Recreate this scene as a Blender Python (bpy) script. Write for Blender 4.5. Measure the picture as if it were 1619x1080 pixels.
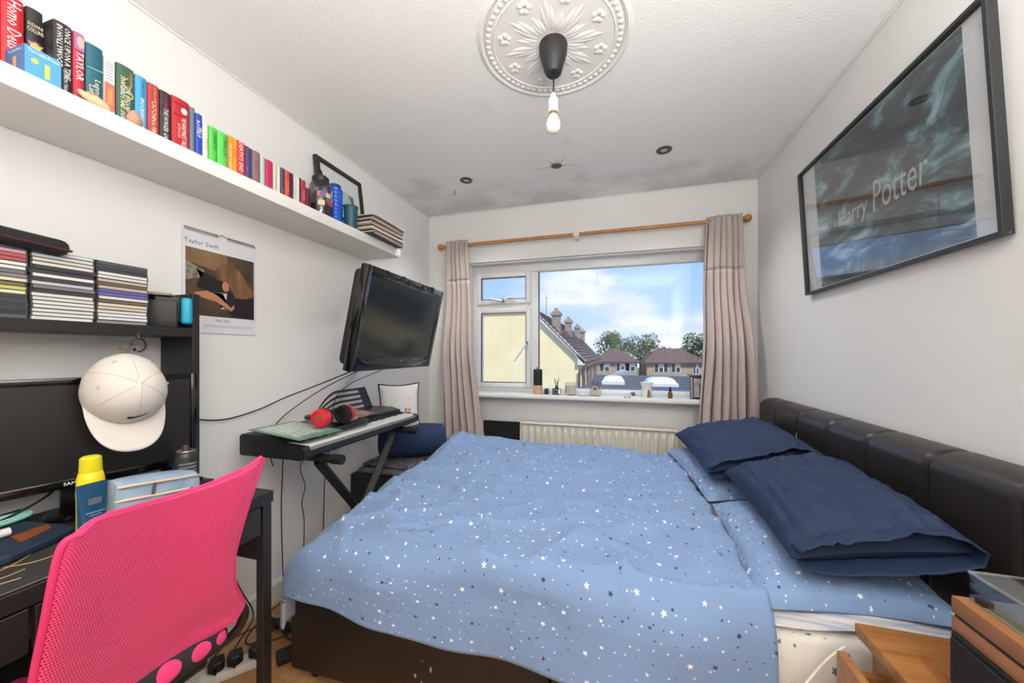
import bpy, bmesh, math, random
from math import sin, cos, pi, radians as rad
from mathutils import Vector as V, Matrix, Euler, noise as mnoise
for o in list(bpy.data.objects): bpy.data.objects.remove(o)
S = bpy.context.scene; C = S.collection
random.seed(7)
# ------------------------------------------------------------------ camera
cam = bpy.data.cameras.new('camera'); camo = bpy.data.objects.new('camera', cam); C.objects.link(camo)
cam.sensor_fit = 'HORIZONTAL'; cam.sensor_width = 36; cam.lens = 573.0/1619*36; cam.shift_y = 18.5/1619
cam.clip_start = .01; cam.clip_end = 400
camo.location = (0, 0, 1.197); camo.rotation_euler = (pi/2, 0, math.atan(166.5/573)); S.camera = camo
S.view_settings.view_transform = 'Standard'; S.view_settings.look = 'None'
S.view_settings.gamma = 1; S.view_settings.use_curve_mapping = False; S.view_settings.exposure = 0.18
# ------------------------------------------------------------------ sky
W = bpy.data.worlds.new('sky'); S.world = W; W.use_nodes = True
n = W.node_tree.nodes; l = W.node_tree.links; n.clear()
out = n.new('ShaderNodeOutputWorld'); bg = n.new('ShaderNodeBackground'); l.new(bg.outputs[0], out.inputs[0])
bg.inputs[1].default_value = 1.12
tc = n.new('ShaderNodeTexCoord'); sep = n.new('ShaderNodeSeparateXYZ'); l.new(tc.outputs['Generated'], sep.inputs[0])
gr = n.new('ShaderNodeValToRGB'); l.new(sep.outputs[2], gr.inputs[0])
gr.color_ramp.elements[0].position = 0.0; gr.color_ramp.elements[0].color = (.50, .68, 1, 1)
gr.color_ramp.elements[1].position = .4; gr.color_ramp.elements[1].color = (.20, .40, 1, 1)
mp = n.new('ShaderNodeMapping'); l.new(tc.outputs['Generated'], mp.inputs[0]); mp.inputs['Scale'].default_value = (3.0, 3.0, 7.0)
mp.inputs['Location'].default_value = (.35, .2, .25)
nz = n.new('ShaderNodeTexNoise'); l.new(mp.outputs[0], nz.inputs[0]); nz.inputs['Scale'].default_value = 1.0; nz.inputs['Detail'].default_value = 9; nz.inputs['Roughness'].default_value = .5
# more cloud low in the sky
low = n.new('ShaderNodeMapRange'); l.new(sep.outputs[2], low.inputs[0]); low.inputs[1].default_value = 0; low.inputs[2].default_value = .34; low.inputs[3].default_value = .17; low.inputs[4].default_value = -.06
ad = n.new('ShaderNodeMath'); l.new(nz.outputs[0], ad.inputs[0]); l.new(low.outputs[0], ad.inputs[1])
cr = n.new('ShaderNodeValToRGB'); l.new(ad.outputs[0], cr.inputs[0]); cr.color_ramp.elements[0].position = .55; cr.color_ramp.elements[1].position = .67
nz2 = n.new('ShaderNodeTexNoise'); l.new(mp.outputs[0], nz2.inputs[0]); nz2.inputs['Scale'].default_value = 2.2; nz2.inputs['Detail'].default_value = 5
cc = n.new('ShaderNodeValToRGB'); l.new(nz2.outputs[0], cc.inputs[0]); cc.color_ramp.elements[0].position = .35; cc.color_ramp.elements[0].color = (.58, .65, .84, 1); cc.color_ramp.elements[1].position = .65; cc.color_ramp.elements[1].color = (.86, .88, .98, 1)
mx = n.new('ShaderNodeMix'); mx.data_type = 'RGBA'; l.new(cr.outputs[0], mx.inputs[0]); l.new(gr.outputs[0], mx.inputs[6]); l.new(cc.outputs[0], mx.inputs[7])
l.new(mx.outputs[2], bg.inputs[0])
# ------------------------------------------------------------------ lights
sd = bpy.data.lights.new('sun', 'SUN'); so = bpy.data.objects.new('sun', sd); C.objects.link(so)
sd.energy = 3.1; sd.angle = .03; sd.color = (1, .95, .86); so.rotation_euler = (rad(48), 0, rad(38))
def area(name, loc, rot, sx, sy, e, col=(1, 1, 1)):
    d = bpy.data.lights.new(name, 'AREA'); d.shape = 'RECTANGLE'; d.size = sx; d.size_y = sy; d.energy = e; d.color = col
    o = bpy.data.objects.new(name, d); C.objects.link(o); o.location = loc; o.rotation_euler = rot; return o
area('rear_fill', (.38, -.38, 1.5), (rad(180), 0, 0), .95, .9, 80, (1, .987, .965))  # unseen fill light added behind the camera, facing the ceiling
# ------------------------------------------------------------------ materials
def lin(c): return tuple((x/12.92 if x <= .04045 else ((x+.055)/1.055)**2.4) for x in (v/255 for v in c)) + (1,)
MC = {}
def M(name, col=(200,200,200), rough=.5, metal=0, bump=None, var=None, spec=.5, coat=0, sheen=0, alpha=1, emit=0):
    """col sRGB 0-255; bump=(scale,strength,dist); var=(scale,amount,col2)"""
    if name in MC: return MC[name]
    m = bpy.data.materials.new(name); m.use_nodes = True; MC[name] = m
    nt = m.node_tree; b = nt.nodes['Principled BSDF']
    b.inputs['Base Color'].default_value = lin(col); b.inputs['Roughness'].default_value = rough; b.inputs['Metallic'].default_value = metal
    b.inputs['Specular IOR Level'].default_value = spec; b.inputs['Coat Weight'].default_value = coat; b.inputs['Sheen Weight'].default_value = sheen
    b.inputs['Alpha'].default_value = alpha
    if emit: b.inputs['Emission Color'].default_value = lin(col); b.inputs['Emission Strength'].default_value = emit
    m.diffuse_color = lin(col)
    t = nt.nodes.new('ShaderNodeTexCoord')
    if var:
        z = nt.nodes.new('ShaderNodeTexNoise'); z.inputs['Scale'].default_value = var[0]; z.inputs['Detail'].default_value = 6
        if len(var) > 3:
            mpn = nt.nodes.new('ShaderNodeMapping'); mpn.inputs['Scale'].default_value = var[3]; nt.links.new(t.outputs['Object'], mpn.inputs[0]); nt.links.new(mpn.outputs[0], z.inputs[0])
        else: nt.links.new(t.outputs['Object'], z.inputs[0])
        r = nt.nodes.new('ShaderNodeValToRGB'); nt.links.new(z.outputs[0], r.inputs[0])
        r.color_ramp.elements[0].position = .5-.5*(1-var[1])*.5; r.color_ramp.elements[1].position = .5+.5*(1-var[1])*.5+.01
        r.color_ramp.elements[0].color = lin(col); r.color_ramp.elements[1].color = lin(var[2])
        nt.links.new(r.outputs[0], b.inputs['Base Color'])
    if bump:
        z = nt.nodes.new('ShaderNodeTexNoise'); z.inputs['Scale'].default_value = bump[0]; z.inputs['Detail'].default_value = 4
        nt.links.new(t.outputs['Object'], z.inputs[0])
        bn = nt.nodes.new('ShaderNodeBump'); bn.inputs['Strength'].default_value = bump[1]; bn.inputs['Distance'].default_value = bump[2] if len(bump) > 2 else .002
        nt.links.new(z.outputs[0], bn.inputs['Height']); nt.links.new(bn.outputs[0], b.inputs['Normal'])
    return m
def nodes(m): return m.node_tree.nodes, m.node_tree.links, m.node_tree.nodes['Principled BSDF']
def glassmat(name, tint=(255,255,255), refl=.06, rough=.0):
    if name in MC: return MC[name]
    m = bpy.data.materials.new(name); m.use_nodes = True; MC[name] = m; nt = m.node_tree; nt.nodes.clear()
    o = nt.nodes.new('ShaderNodeOutputMaterial'); t = nt.nodes.new('ShaderNodeBsdfTransparent'); g = nt.nodes.new('ShaderNodeBsdfGlossy'); x = nt.nodes.new('ShaderNodeMixShader')
    f = nt.nodes.new('ShaderNodeLayerWeight'); f.inputs[0].default_value = .5
    t.inputs[0].default_value = lin(tint); g.inputs['Roughness'].default_value = rough
    pw_ = nt.nodes.new('ShaderNodeMath'); pw_.operation = 'POWER'; pw_.inputs[1].default_value = 5; nt.links.new(f.outputs['Facing'], pw_.inputs[0])
    mm = nt.nodes.new('ShaderNodeMath'); mm.operation = 'MULTIPLY_ADD'; mm.inputs[1].default_value = 1-refl; mm.inputs[2].default_value = refl; mm.use_clamp = True
    nt.links.new(pw_.outputs[0], mm.inputs[0]); nt.links.new(mm.outputs[0], x.inputs[0]); nt.links.new(t.outputs[0], x.inputs[1]); nt.links.new(g.outputs[0], x.inputs[2]); nt.links.new(x.outputs[0], o.inputs[0])
    return m
# ------------------------------------------------------------------ mesh building
def mat_of(loc, rot): return Matrix.LocRotScale(V(loc), Euler(rot), None)
XF = {}
class MB:
    def __init__(s): s.v = []; s.f = []; s.mi = []; s.uv = {}
    def quad(s, *p, mi=0):
        i = len(s.v); s.v += [V(q) for q in p]; s.f.append(tuple(range(i, i+len(p)))); s.mi.append(mi); return s
    def box(s, a, b, bev=0, seg=2, mi=0, mtx=None):
        a = V(a); b = V(b); lo = V(map(min, a, b)); hi = V(map(max, a, b))
        if bev:
            bm = bmesh.new(); bmesh.ops.create_cube(bm, size=1)
            for v in bm.verts: v.co = V((lo[k]+(v.co[k]+.5)*(hi[k]-lo[k]) for k in range(3)))
            bmesh.ops.bevel(bm, geom=bm.edges[:], offset=min(bev, .49*min(hi-lo)), segments=seg, profile=.5, affect='EDGES')
            s.bm(bm, mtx, mi)
        else:
            i = len(s.v); P = [V((x, y, z)) for x in (lo.x, hi.x) for y in (lo.y, hi.y) for z in (lo.z, hi.z)]
            s.v += [mtx @ p for p in P] if mtx else P
            for f in ((0,1,3,2),(4,6,7,5),(0,4,5,1),(2,3,7,6),(0,2,6,4),(1,5,7,3)): s.f.append(tuple(i+k for k in f)); s.mi.append(mi)
        return s
    def bm(s, bm, mtx=None, mi=0):
        i = len(s.v); bm.verts.index_update()
        for v in bm.verts: s.v.append(mtx @ v.co if mtx else v.co.copy())
        for f in bm.faces: s.f.append(tuple(i+v.index for v in f.verts)); s.mi.append(mi)
        bm.free(); return s
    def grid(s, fn, nu, nv, cu=False, cv=False, mi=0, uv=None):
        i = len(s.v); NU = nu if cu else nu+1; NV = nv if cv else nv+1
        for a in range(NU):
            for b in range(NV):
                s.v.append(V(fn(a/nu, b/nv)))
                if uv: s.uv[len(s.v)-1] = uv(a/nu, b/nv)
        for a in range(nu):
            for b in range(nv):
                A = a; Bq = (a+1) % NU; c0 = b; d = (b+1) % NV
                s.f.append((i+A*NV+c0, i+Bq*NV+c0, i+Bq*NV+d, i+A*NV+d)); s.mi.append(mi)
        return s
    def lathe(s, prof, at=(0,0,0), n=24, mtx=None, cap=True, mi=0):
        at = V(at); i = len(s.v)
        for r, z in prof:
            for k in range(n):
                p = V((r*cos(2*pi*k/n), r*sin(2*pi*k/n), z))
                s.v.append(mtx @ p if mtx else p+at)
        for j in range(len(prof)-1):
            for k in range(n): s.f.append((i+j*n+k, i+j*n+(k+1) % n, i+(j+1)*n+(k+1) % n, i+(j+1)*n+k)); s.mi.append(mi)
        if cap:
            s.f.append(tuple(i+k for k in reversed(range(n)))); s.mi.append(mi)
            s.f.append(tuple(i+(len(prof)-1)*n+k for k in range(n))); s.mi.append(mi)
        return s
    def tube(s, pts, r, n=8, smooth=0, closed=False, mi=0):
        pts = [V(p) for p in pts]
        if smooth: pts = spline(pts, smooth, closed)
        i = len(s.v); N = len(pts); up = V((0, 0, 1)); prev = None
        for k, p in enumerate(pts):
            if closed: t = pts[(k+1) % N]-pts[k-1]
            else: t = pts[min(k+1, N-1)]-pts[max(k-1, 0)]
            t.normalize()
            if prev is None: a = t.cross(up if abs(t.z) < .9 else V((1, 0, 0))).normalized()
            else: a = (prev - t*prev.dot(t)); a = a.normalized() if a.length > 1e-6 else t.orthogonal().normalized()
            prev = a; b = t.cross(a)
            if isinstance(r, (list, tuple)):
                f = k/(N-1)*(len(r)-1); j = min(int(f), len(r)-2); rr = r[j]+(r[j+1]-r[j])*(f-j)
            else: rr = r
            for q in range(n): s.v.append(p+(a*cos(2*pi*q/n)+b*sin(2*pi*q/n))*rr)
        for k in range(N if closed else N-1):
            k2 = (k+1) % N
            for q in range(n): s.f.append((i+k*n+q, i+k*n+(q+1) % n, i+k2*n+(q+1) % n, i+k2*n+q)); s.mi.append(mi)
        if not closed:
            s.f.append(tuple(i+q for q in reversed(range(n)))); s.mi.append(mi)
            s.f.append(tuple(i+(N-1)*n+q for q in range(n))); s.mi.append(mi)
        return s
    def prism(s, poly, d, mi=0):
        """poly: list of 3D points (planar); d: extrusion vector"""
        i = len(s.v); k = len(poly); d = V(d); s.v += [V(p) for p in poly]+[V(p)+d for p in poly]
        s.f.append(tuple(i+j for j in reversed(range(k)))); s.mi.append(mi)
        s.f.append(tuple(i+k+j for j in range(k))); s.mi.append(mi)
        for j in range(k): s.f.append((i+j, i+(j+1) % k, i+k+(j+1) % k, i+k+j)); s.mi.append(mi)
        return s
    def build(s, name, mats, parent=None, smooth=False, world=True, recalc=True):
        me = bpy.data.meshes.new(name)
        vs = s.v
        if parent is not None and world:
            inv = XF[parent.name].inverted(); vs = [inv @ v for v in vs]
        me.from_pydata([tuple(v) for v in vs], [], s.f)
        ml = mats if isinstance(mats, (list, tuple)) else [mats]
        for m in ml: me.materials.append(m)
        if len(ml) > 1: me.polygons.foreach_set('material_index', s.mi)
        if s.uv:
            u = me.uv_layers.new(name='UVMap')
            for lp in me.loops: u.data[lp.index].uv = s.uv.get(lp.vertex_index, (0, 0))
        if recalc:
            bm = bmesh.new(); bm.from_mesh(me); bmesh.ops.recalc_face_normals(bm, faces=bm.faces[:]); bm.to_mesh(me); bm.free()
        if smooth:
            me.polygons.foreach_set('use_smooth', [True]*len(me.polygons))
            if smooth != 2: me.set_sharp_from_angle(angle=rad(38))
        o = bpy.data.objects.new(name, me); C.objects.link(o)
        if parent is not None: o.parent = parent; XF[o.name] = XF[parent.name]
        else: XF[o.name] = Matrix.Identity(4)
        return o
def spline(pts, k, closed=False):
    out = []; N = len(pts); P = lambda i: pts[i % N] if closed else pts[max(0, min(N-1, i))]
    for i in range(N if closed else N-1):
        a, b, c, d = P(i-1), P(i), P(i+1), P(i+2)
        for j in range(k):
            t = j/k; out.append(.5*((2*b)+(c-a)*t+(2*a-5*b+4*c-d)*t*t+(3*b-a-3*c+d)*t**3))
    if not closed: out.append(pts[-1].copy())
    return out
def tag(o, label, cat, group=None):
    o['label'] = label; o['category'] = cat
    if group: o['group'] = group
    return o
def thing(name, label, cat, loc=(0,0,0), rot=(0,0,0), group=None):
    o = bpy.data.objects.new(name, None); C.objects.link(o); o.location = loc; o.rotation_euler = rot; o.empty_display_size = .05
    XF[o.name] = mat_of(loc, rot); return tag(o, label, cat, group)
def struct(o): o['kind'] = 'structure'; return o
def part(name, mb, mat, parent, smooth=False, world=False): return mb.build(name, mat, parent, smooth, world)
def copy_tree(o, parent=None):
    c = o.copy(); C.objects.link(c); c.parent = parent; XF[c.name] = XF[o.name]
    for ch in [q for q in bpy.data.objects if q.parent == o]: copy_tree(ch, c)
    return c
def text(name, s, center, xd, yd, mat, parent, h=None, w=None, world=False, ex=.0003, res=2, shear=0, squeeze=True):
    """flat raised lettering: xd reading direction, yd up direction"""
    cu = bpy.data.curves.new('t', 'FONT'); cu.body = s; cu.resolution_u = res; cu.extrude = 0; cu.shear = shear
    ob = bpy.data.objects.new('t', cu); C.objects.link(ob); me = bpy.data.meshes.new_from_object(ob); bpy.data.objects.remove(ob); bpy.data.curves.remove(cu)
    vs = [v.co.copy() for v in me.vertices]
    if not vs: return None
    x0 = min(v.x for v in vs); x1 = max(v.x for v in vs); y0 = min(v.y for v in vs); y1 = max(v.y for v in vs)
    sx = sy = (h/(y1-y0)) if h else w/(x1-x0)
    if w and h: sx = w/(x1-x0) if not squeeze else min(sx, w/(x1-x0))
    xd = V(xd).normalized(); yd = V(yd).normalized(); nd = xd.cross(yd); c0 = V(center)
    inv = XF[parent.name].inverted() if (parent and world) else Matrix.Identity(4)
    for v, q in zip(me.vertices, vs): v.co = inv @ (c0+xd*((q.x-(x0+x1)/2)*sx)+yd*((q.y-(y0+y1)/2)*sy)+nd*ex)
    me.name = name; me.materials.clear(); me.materials.append(mat)
    o = bpy.data.objects.new(name, me); C.objects.link(o); o.parent = parent; XF[o.name] = XF[parent.name] if parent else Matrix.Identity(4)
    return o
def solidify(o, t, off=-1, moff=0):
    m = o.modifiers.new('thick', 'SOLIDIFY'); m.thickness = t; m.offset = off; m.material_offset = moff; m.material_offset_rim = moff; return o
def subsurf(o, k=1):
    m = o.modifiers.new('sub', 'SUBSURF'); m.levels = k; m.render_levels = k; return o
def nz3(x, y, z=0): return mnoise.noise(V((x, y, z)))

WHITE = M('white_paint', (226,224,219), .75)
LX, RX, BY, FY, CZ = -1.593, .929, 2.87, -1.7, 2.40
# ================================================================== ROOM
wallm = M('wall_paint', (233,232,230), .8, bump=(160, .1, .002), var=(1.3, .2, (229,227,224)))
ceilm = M('ceiling_artex', (235,234,231), .9, bump=(110, .5, .004))
nd_, lk_, b_ = nodes(ceilm)   # damp mould stains near the window wall
tcn = nd_.new('ShaderNodeTexCoord'); sp_ = nd_.new('ShaderNodeSeparateXYZ'); lk_.new(tcn.outputs['Object'], sp_.inputs[0])
mr = nd_.new('ShaderNodeMapRange'); mr.inputs[1].default_value = 2.1; mr.inputs[2].default_value = 2.87; mr.inputs[3].default_value = -.14; mr.inputs[4].default_value = .12; lk_.new(sp_.outputs[1], mr.inputs[0])
nn = nd_.new('ShaderNodeTexNoise'); nn.inputs['Scale'].default_value = 2.6; nn.inputs['Detail'].default_value = 7; lk_.new(tcn.outputs['Object'], nn.inputs[0])
aa = nd_.new('ShaderNodeMath'); lk_.new(nn.outputs[0], aa.inputs[0]); lk_.new(mr.outputs[0], aa.inputs[1])
rr = nd_.new('ShaderNodeValToRGB'); lk_.new(aa.outputs[0], rr.inputs[0]); rr.color_ramp.elements[0].position = .48; rr.color_ramp.elements[0].color = lin((238,238,236)); rr.color_ramp.elements[1].position = .95; rr.color_ramp.elements[1].color = lin((176,172,166)); lk_.new(rr.outputs[0], b_.inputs['Base Color'])
struct(MB().box((LX-.1, FY-.1, CZ), (RX+.1, BY+.25, CZ+.1)).build('ceiling', ceilm))
struct(MB().box((LX-.12, FY-.1, 0), (LX, BY+.25, CZ)).build('wall_left', wallm))
struct(MB().box((RX, FY-.1, 0), (RX+.12, BY+.25, CZ)).build('wall_right', wallm))
struct(MB().box((LX, FY-.12, 0), (RX, FY, CZ)).build('wall_rear', wallm))
WX0, WX1, WZ0, WZ1 = -1.22, .66, .84, 1.965     # window opening
w = MB(); w.box((LX, BY, 0), (RX, BY+.25, WZ0)); w.box((LX, BY, WZ1), (RX, BY+.25, CZ)); w.box((LX, BY, WZ0), (WX0, BY+.25, WZ1)); w.box((WX1, BY, WZ0), (RX, BY+.25, WZ1))
struct(w.build('wall_back', wallm))
for nm, a, b in (('trim_1', (LX, FY, CZ-.011), (LX+.008, BY, CZ)), ('trim_2', (RX-.008, FY, CZ-.011), (RX, BY, CZ)), ('trim_3', (LX+.012, BY-.008, CZ-.011), (RX-.012, BY, CZ))):
    struct(MB().box(a, b, .006).build(nm, WHITE))
skirt = M('skirting_gloss', (226,223,216), .3)
struct(MB().prism([(LX, FY, 0), (LX+.018, FY, 0), (LX+.018, FY, .085), (LX+.008, FY, .1), (LX, FY, .1)], (0, BY-FY, 0)).build('baseboard_left', skirt))
struct(MB().prism([(LX+.02, BY, 0), (LX+.02, BY-.018, 0), (LX+.02, BY-.018, .085), (LX+.02, BY-.008, .1), (LX+.02, BY, .1)], (RX-LX-.04, 0, 0)).build('baseboard_back', skirt))
# floor of oak laminate planks
fl = struct(MB().box((LX-.1, FY-.1, -.1), (RX+.1, BY+.2, -.006)).build('floor', M('floor_underlay', (70,48,30), .9)))
woods = [M('oak_laminate_%d' % i, c0, .32, var=(14, .2, c1, (4, .35, 1)), bump=(60, .05, .001)) for i, (c0, c1) in enumerate((((196,146,92),(176,124,74)), ((205,156,102),(184,134,82)), ((188,138,86),(168,116,68))))]
pw = .19; k = 0; x = LX
while x < RX-.01:
    y = FY - (k*.43 % 1.2)
    while y < BY:
        a = max(y, FY)+.0012; b = min(y+1.2, BY)-.0012
        if b-a > .02: MB().box((x+.0012, a, -.006), (min(x+pw, RX)-.0012, b, 0)).build('plank', woods[random.randrange(3)], fl)
        y += 1.2
    x += pw; k += 1
# ================================================================== WINDOW
pvc = M('window_pvc', (228,229,228), .3); gasket = M('window_gasket', (60,60,62), .6)
wy0, wy1 = 2.985, 3.045
m = MB(); fr = .05
zt, zb = WZ1-.035, WZ0+.03
for a, b in (((WX0, wy0, zb+.035), (WX0+fr, wy1, zt-.045)), ((WX1-fr*.7, wy0, zb+.035), (WX1, wy1, zt-.045)), ((WX0, wy0, zt-.045), (WX1, wy1, WZ1)), ((WX0, wy0, WZ0+.028), (WX1, wy1, zb+.035)), ((-.72, wy0, zb+.035), (-.635, wy1, zt-.045))):
    m.box(a, b, .006)
m.box((WX0+fr, wy0, 1.575), (-.72, wy1, 1.635), .006)
win = struct(m.build('window_1', pvc, smooth=True))
glass = glassmat('window_glass', (252,253,253), .02)
def sash(x0, x1, z0, z1, wd):
    s = MB()
    for a, b in (((x0, wy0-.018, z0), (x0+wd, wy1-.01, z1)), ((x1-wd, wy0-.018, z0), (x1, wy1-.01, z1)), ((x0+wd, wy0-.018, z0), (x1-wd, wy1-.01, z0+wd)), ((x0+wd, wy0-.018, z1-wd), (x1-wd, wy1-.01, z1))): s.box(a, b, .007)
    s.build('sash', pvc, win, smooth=True)
    g = MB()
    for a, b in (((x0+wd-.001, wy0-.0185, z0+wd), (x0+wd+.003, wy0, z1-wd)), ((x1-wd-.003, wy0-.0185, z0+wd), (x1-wd+.001, wy0, z1-wd)), ((x0+wd, wy0-.0185, z0+wd-.001), (x1-wd, wy0, z0+wd+.003)), ((x0+wd, wy0-.0185, z1-wd-.003), (x1-wd, wy0, z1-wd+.001))): g.box(a, b)
    g.build('gasket', gasket, win)
    MB().box((x0+wd, wy0+.01, z0+wd), (x1-wd, wy0+.016, z1-wd)).build('pane', glass, win)
sash(WX0+.035, -.70, .905, 1.585, .042)
sash(WX0+.035, -.70, 1.618, 1.89, .042)
MB().box((-.635, wy0+.02, zb+.03), (WX1-fr*.7, wy0+.026, zt-.045)).build('pane', glass, win)
g = MB(); g.box((-.636, wy0-.001, zb+.035), (-.631, wy0+.02, zt-.045)); g.box((WX1-fr*.7-.004, wy0-.001, zb+.035), (WX1-fr*.7+.001, wy0+.02, zt-.045)); g.build('gasket', gasket, win)
h = MB(); h.box((-.735, wy0-.032, 1.24), (-.713, wy0-.018, 1.32), .004); h.box((-.735, wy0-.05, 1.265), (-.715, wy0-.03, 1.285), .005); h.tube([(-.725, wy0-.05, 1.275), (-.76, wy0-.055, 1.23), (-.83, wy0-.055, 1.13)], .008, 8)
h.build('handle', pvc, win, True); MB().box((-.727, wy0-.056, 1.268), (-.717, wy0-.049, 1.296), .002).build('lock', M('black_plastic', (22,22,23), .45), win)
h = MB(); h.box((-1.0, wy0-.03, 1.626), (-.86, wy0-.016, 1.65), .004); h.tube([(-.93, wy0-.04, 1.642), (-1.0, wy0-.05, 1.655), (-1.06, wy0-.04, 1.668)], .009, 8); h.tube([(-.93, wy0-.04, 1.645), (-.88, wy0-.05, 1.672), (-.84, wy0-.045, 1.665)], .008, 8)
h.build('handle', pvc, win, True); MB().box((-.945, wy0-.049, 1.632), (-.925, wy0-.04, 1.652), .004).build('lock', M('black_plastic'), win)
struct(MB().box((WX0+.002, 2.745, .8405), (WX1-.002, wy0+.01, .868), .008).build('trim_4', WHITE, smooth=True))
struct(MB().box((WX0, BY+.03, WZ1-.012), (WX1, wy0, WZ1), .003).build('trim_5', WHITE))
# curtain pole
pine = M('varnished_pine', (196,138,76), .35, var=(30, .3, (172,112,56), (.3, 1, 1)))
rod = thing('curtain_pole', 'varnished pine curtain pole with round finials above the window', 'curtain pole', (-.3, 2.79, 2.103))
part('pole', MB().tube([(-1.10, 0, -.004), (-.02, 0, -.001)], .0135, 14).tube([(.02, 0, 0), (1.10, 0, .005)], .0135, 14), pine, rod, True)
for sx in (-1, 1):
    zz = sx*.005
    p = [(.0135, 0), (.018, .004), (.018, .01), (.012, .016), (.02, .026), (.027, .04), (.027, .052), (.018, .064), (.002, .07)]
    part('finial', MB().lathe(p, n=18, mtx=Matrix.Translation((sx*1.10, 0, zz)) @ Matrix.Rotation(sx*pi/2, 4, 'Y')), pine, rod, True)
    part('bracket', MB().tube([(sx*1.0, 0, -.005), (sx*1.0, .04, -.012), (sx*1.0, .08, -.012)], .008, 8).lathe([(.02, 0), (.02, .01)], n=14, mtx=Matrix.Translation((sx*1.0, .08, -.012)) @ Matrix.Rotation(pi/2, 4, 'X')), pine, rod, True)
part('centre_bracket', MB().tube([(-.022, 0, 0), (.022, 0, 0)], .019, 14).box((-.014, 0, -.03), (.014, .08, -.008), .004), WHITE, rod, True)
# ================================================================== CURTAINS
satin = M('satin_curtain', (192,176,170), .3, sheen=.3, var=(9, .1, (176,160,154), (1, 1, .12)), bump=(30, .1, .002)); head_m = M('matte_curtain_heading', (180,169,161), .75, bump=(220, .25, .001))
def curtain(name, label, top, bot, zb, folds, seed, lean, zseam):
    c = thing(name, label, 'curtain', ((top[0]+top[1])/2, 2.78, zb), group=None)
    def fn(u, v, z0, z1):
        z = z0+(z1-z0)*v; f = max(0, (2.13-z)/(2.13-zb)); e = f**lean
        x0 = top[0]+(bot[0]-top[0])*e; x1 = top[1]+(bot[1]-top[1])*e
        ph = u*folds*2*pi + .55*sin(seed+f*2.4+u*3)
        amp = .026+.024*f + .008*sin(seed+u*9)
        sf = min(1, max(0, (f-.25)/.35)); sf = sf*sf*(3-2*sf)
        y = 2.785 - .095*sf + amp*sin(ph) + .016*nz3(u*9, f*2.2, seed)
        x = x0+(x1-x0)*u + .012*sin(ph*2+seed) + .02*f*nz3(u*5, f*3, seed+4)
        return (x, y, z)
    o = MB().grid(lambda u, v: fn(u, v, zseam, 2.135), 150, 16).build('heading', head_m, c, 2); solidify(o, .004, 0)
    o = MB().grid(lambda u, v: fn(u, v, zb, zseam), 150, 46).build('drape', satin, c, 2); solidify(o, .004, 0)
    for k in range(folds):
        MB().tube([((top[0]+(top[1]-top[0])*(k+.5)/folds), 2.79+.019*cos(a), 2.103+.019*sin(a)) for a in [2*pi*q/14 for q in range(14)]], .0035, 6, closed=True).build('eyelet', M('brushed_steel', (150,150,150), .35, 1), c, True)
    return c
curtain('curtain', 'left-hand silvery mauve satin curtain bunched beside the window', (-1.385, -1.19), (-1.36, -1.02), .50, 5, 1.3, 1.4, 1.80)
curtain('curtain', 'right-hand silvery mauve satin curtain flaring down towards the headboard', (.60, .80), (.535, .86), .52, 6, 4.1, 1.0, 1.77)
# ================================================================== OUTSIDE
BLK = M('black_plastic', (22,22,23), .45)
render_y = M('cream_render', (255,238,192), .9, bump=(30, .3, .01), var=(.8, .25, (246,226,172)))
tile_m = M('brown_roof_tiles', (122,102,90), .85, var=(6, .3, (96,80,72)), bump=(14, .6, .02))
pipe_m = M('brown_downpipe', (96,78,66), .6); stone_m = M('chimney_render', (172,160,146), .9, var=(4, .3, (140,128,116)))
G0 = -3.0
struct(MB().box((-40, 3.6, G0-.2), (60, 110, G0)).build('ground', M('yard_ground', (120,122,104), .95, var=(.6, .2, (96,112,70)))))
h = thing('terraced_house', 'cream rendered end-of-terrace house with tall chimneys seen left through window', 'house', (-5, 26, G0))
MB().prism([(-1.82, 18, G0), (-1.82, 18, 1.0), (-4.1, 18, 3.35), (-9.5, 18, 3.35), (-9.5, 18, G0)], (0, .3, 0)).build('gable_wall', render_y, h)
MB().box((-2.1, 18.3, G0), (-1.82, 34, 1.0)).build('side_wall', render_y, h)
rows = 15
for k in range(rows):
    f0, f1 = k/rows, (k+1.15)/rows; lift = .05
    a = V((-1.5, 0, .72)); b = V((-4.15, 0, 3.45)); nrm = V((b.z-a.z, 0, a.x-b.x)).normalized()
    p0 = a.lerp(b, f0)+nrm*.07; p1 = a.lerp(b, min(f1, 1)); q0 = p0-nrm*.05; q1 = p1-nrm*.03
    MB().prism([(p.x, 17.75, p.z) for p in (p0, p1, q1, q0)], (0, 16.5, 0)).build('tile_course', tile_m, h)
MB().box((-9.6, 17.8, 3.36), (-4.1, 34.2, 3.5)).build('flat_roof', tile_m, h)
MB().prism([(-1.52, 17.78, .66), (-1.52, 17.78, .86), (-4.15, 17.78, 3.52), (-4.15, 17.78, 3.25)], (0, .16, 0)).build('bargeboard', WHITE, h)
MB().prism([(-1.85, 17.78, .62), (-1.50, 17.78, .62), (-1.50, 17.78, .86), (-1.85, 17.78, 1.15)], (0, .2, 0)).build('eaves_box', WHITE, h)
MB().box((-1.52, 17.9, .62), (-1.40, 34, .72)).build('gutter', pipe_m, h)
MB().tube([(-1.46, 17.95, .62), (-1.62, 17.9, .45), (-1.78, 17.88, .3), (-1.78, 17.88, G0)], .05, 8).build('downpipe', pipe_m, h, True)
shut = M('cream_window_surround', (226,214,180), .8); dglass = M('dark_house_glass', (70,76,84), .15); wframe = M('white_window_frame', (232,232,230), .5)
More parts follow.
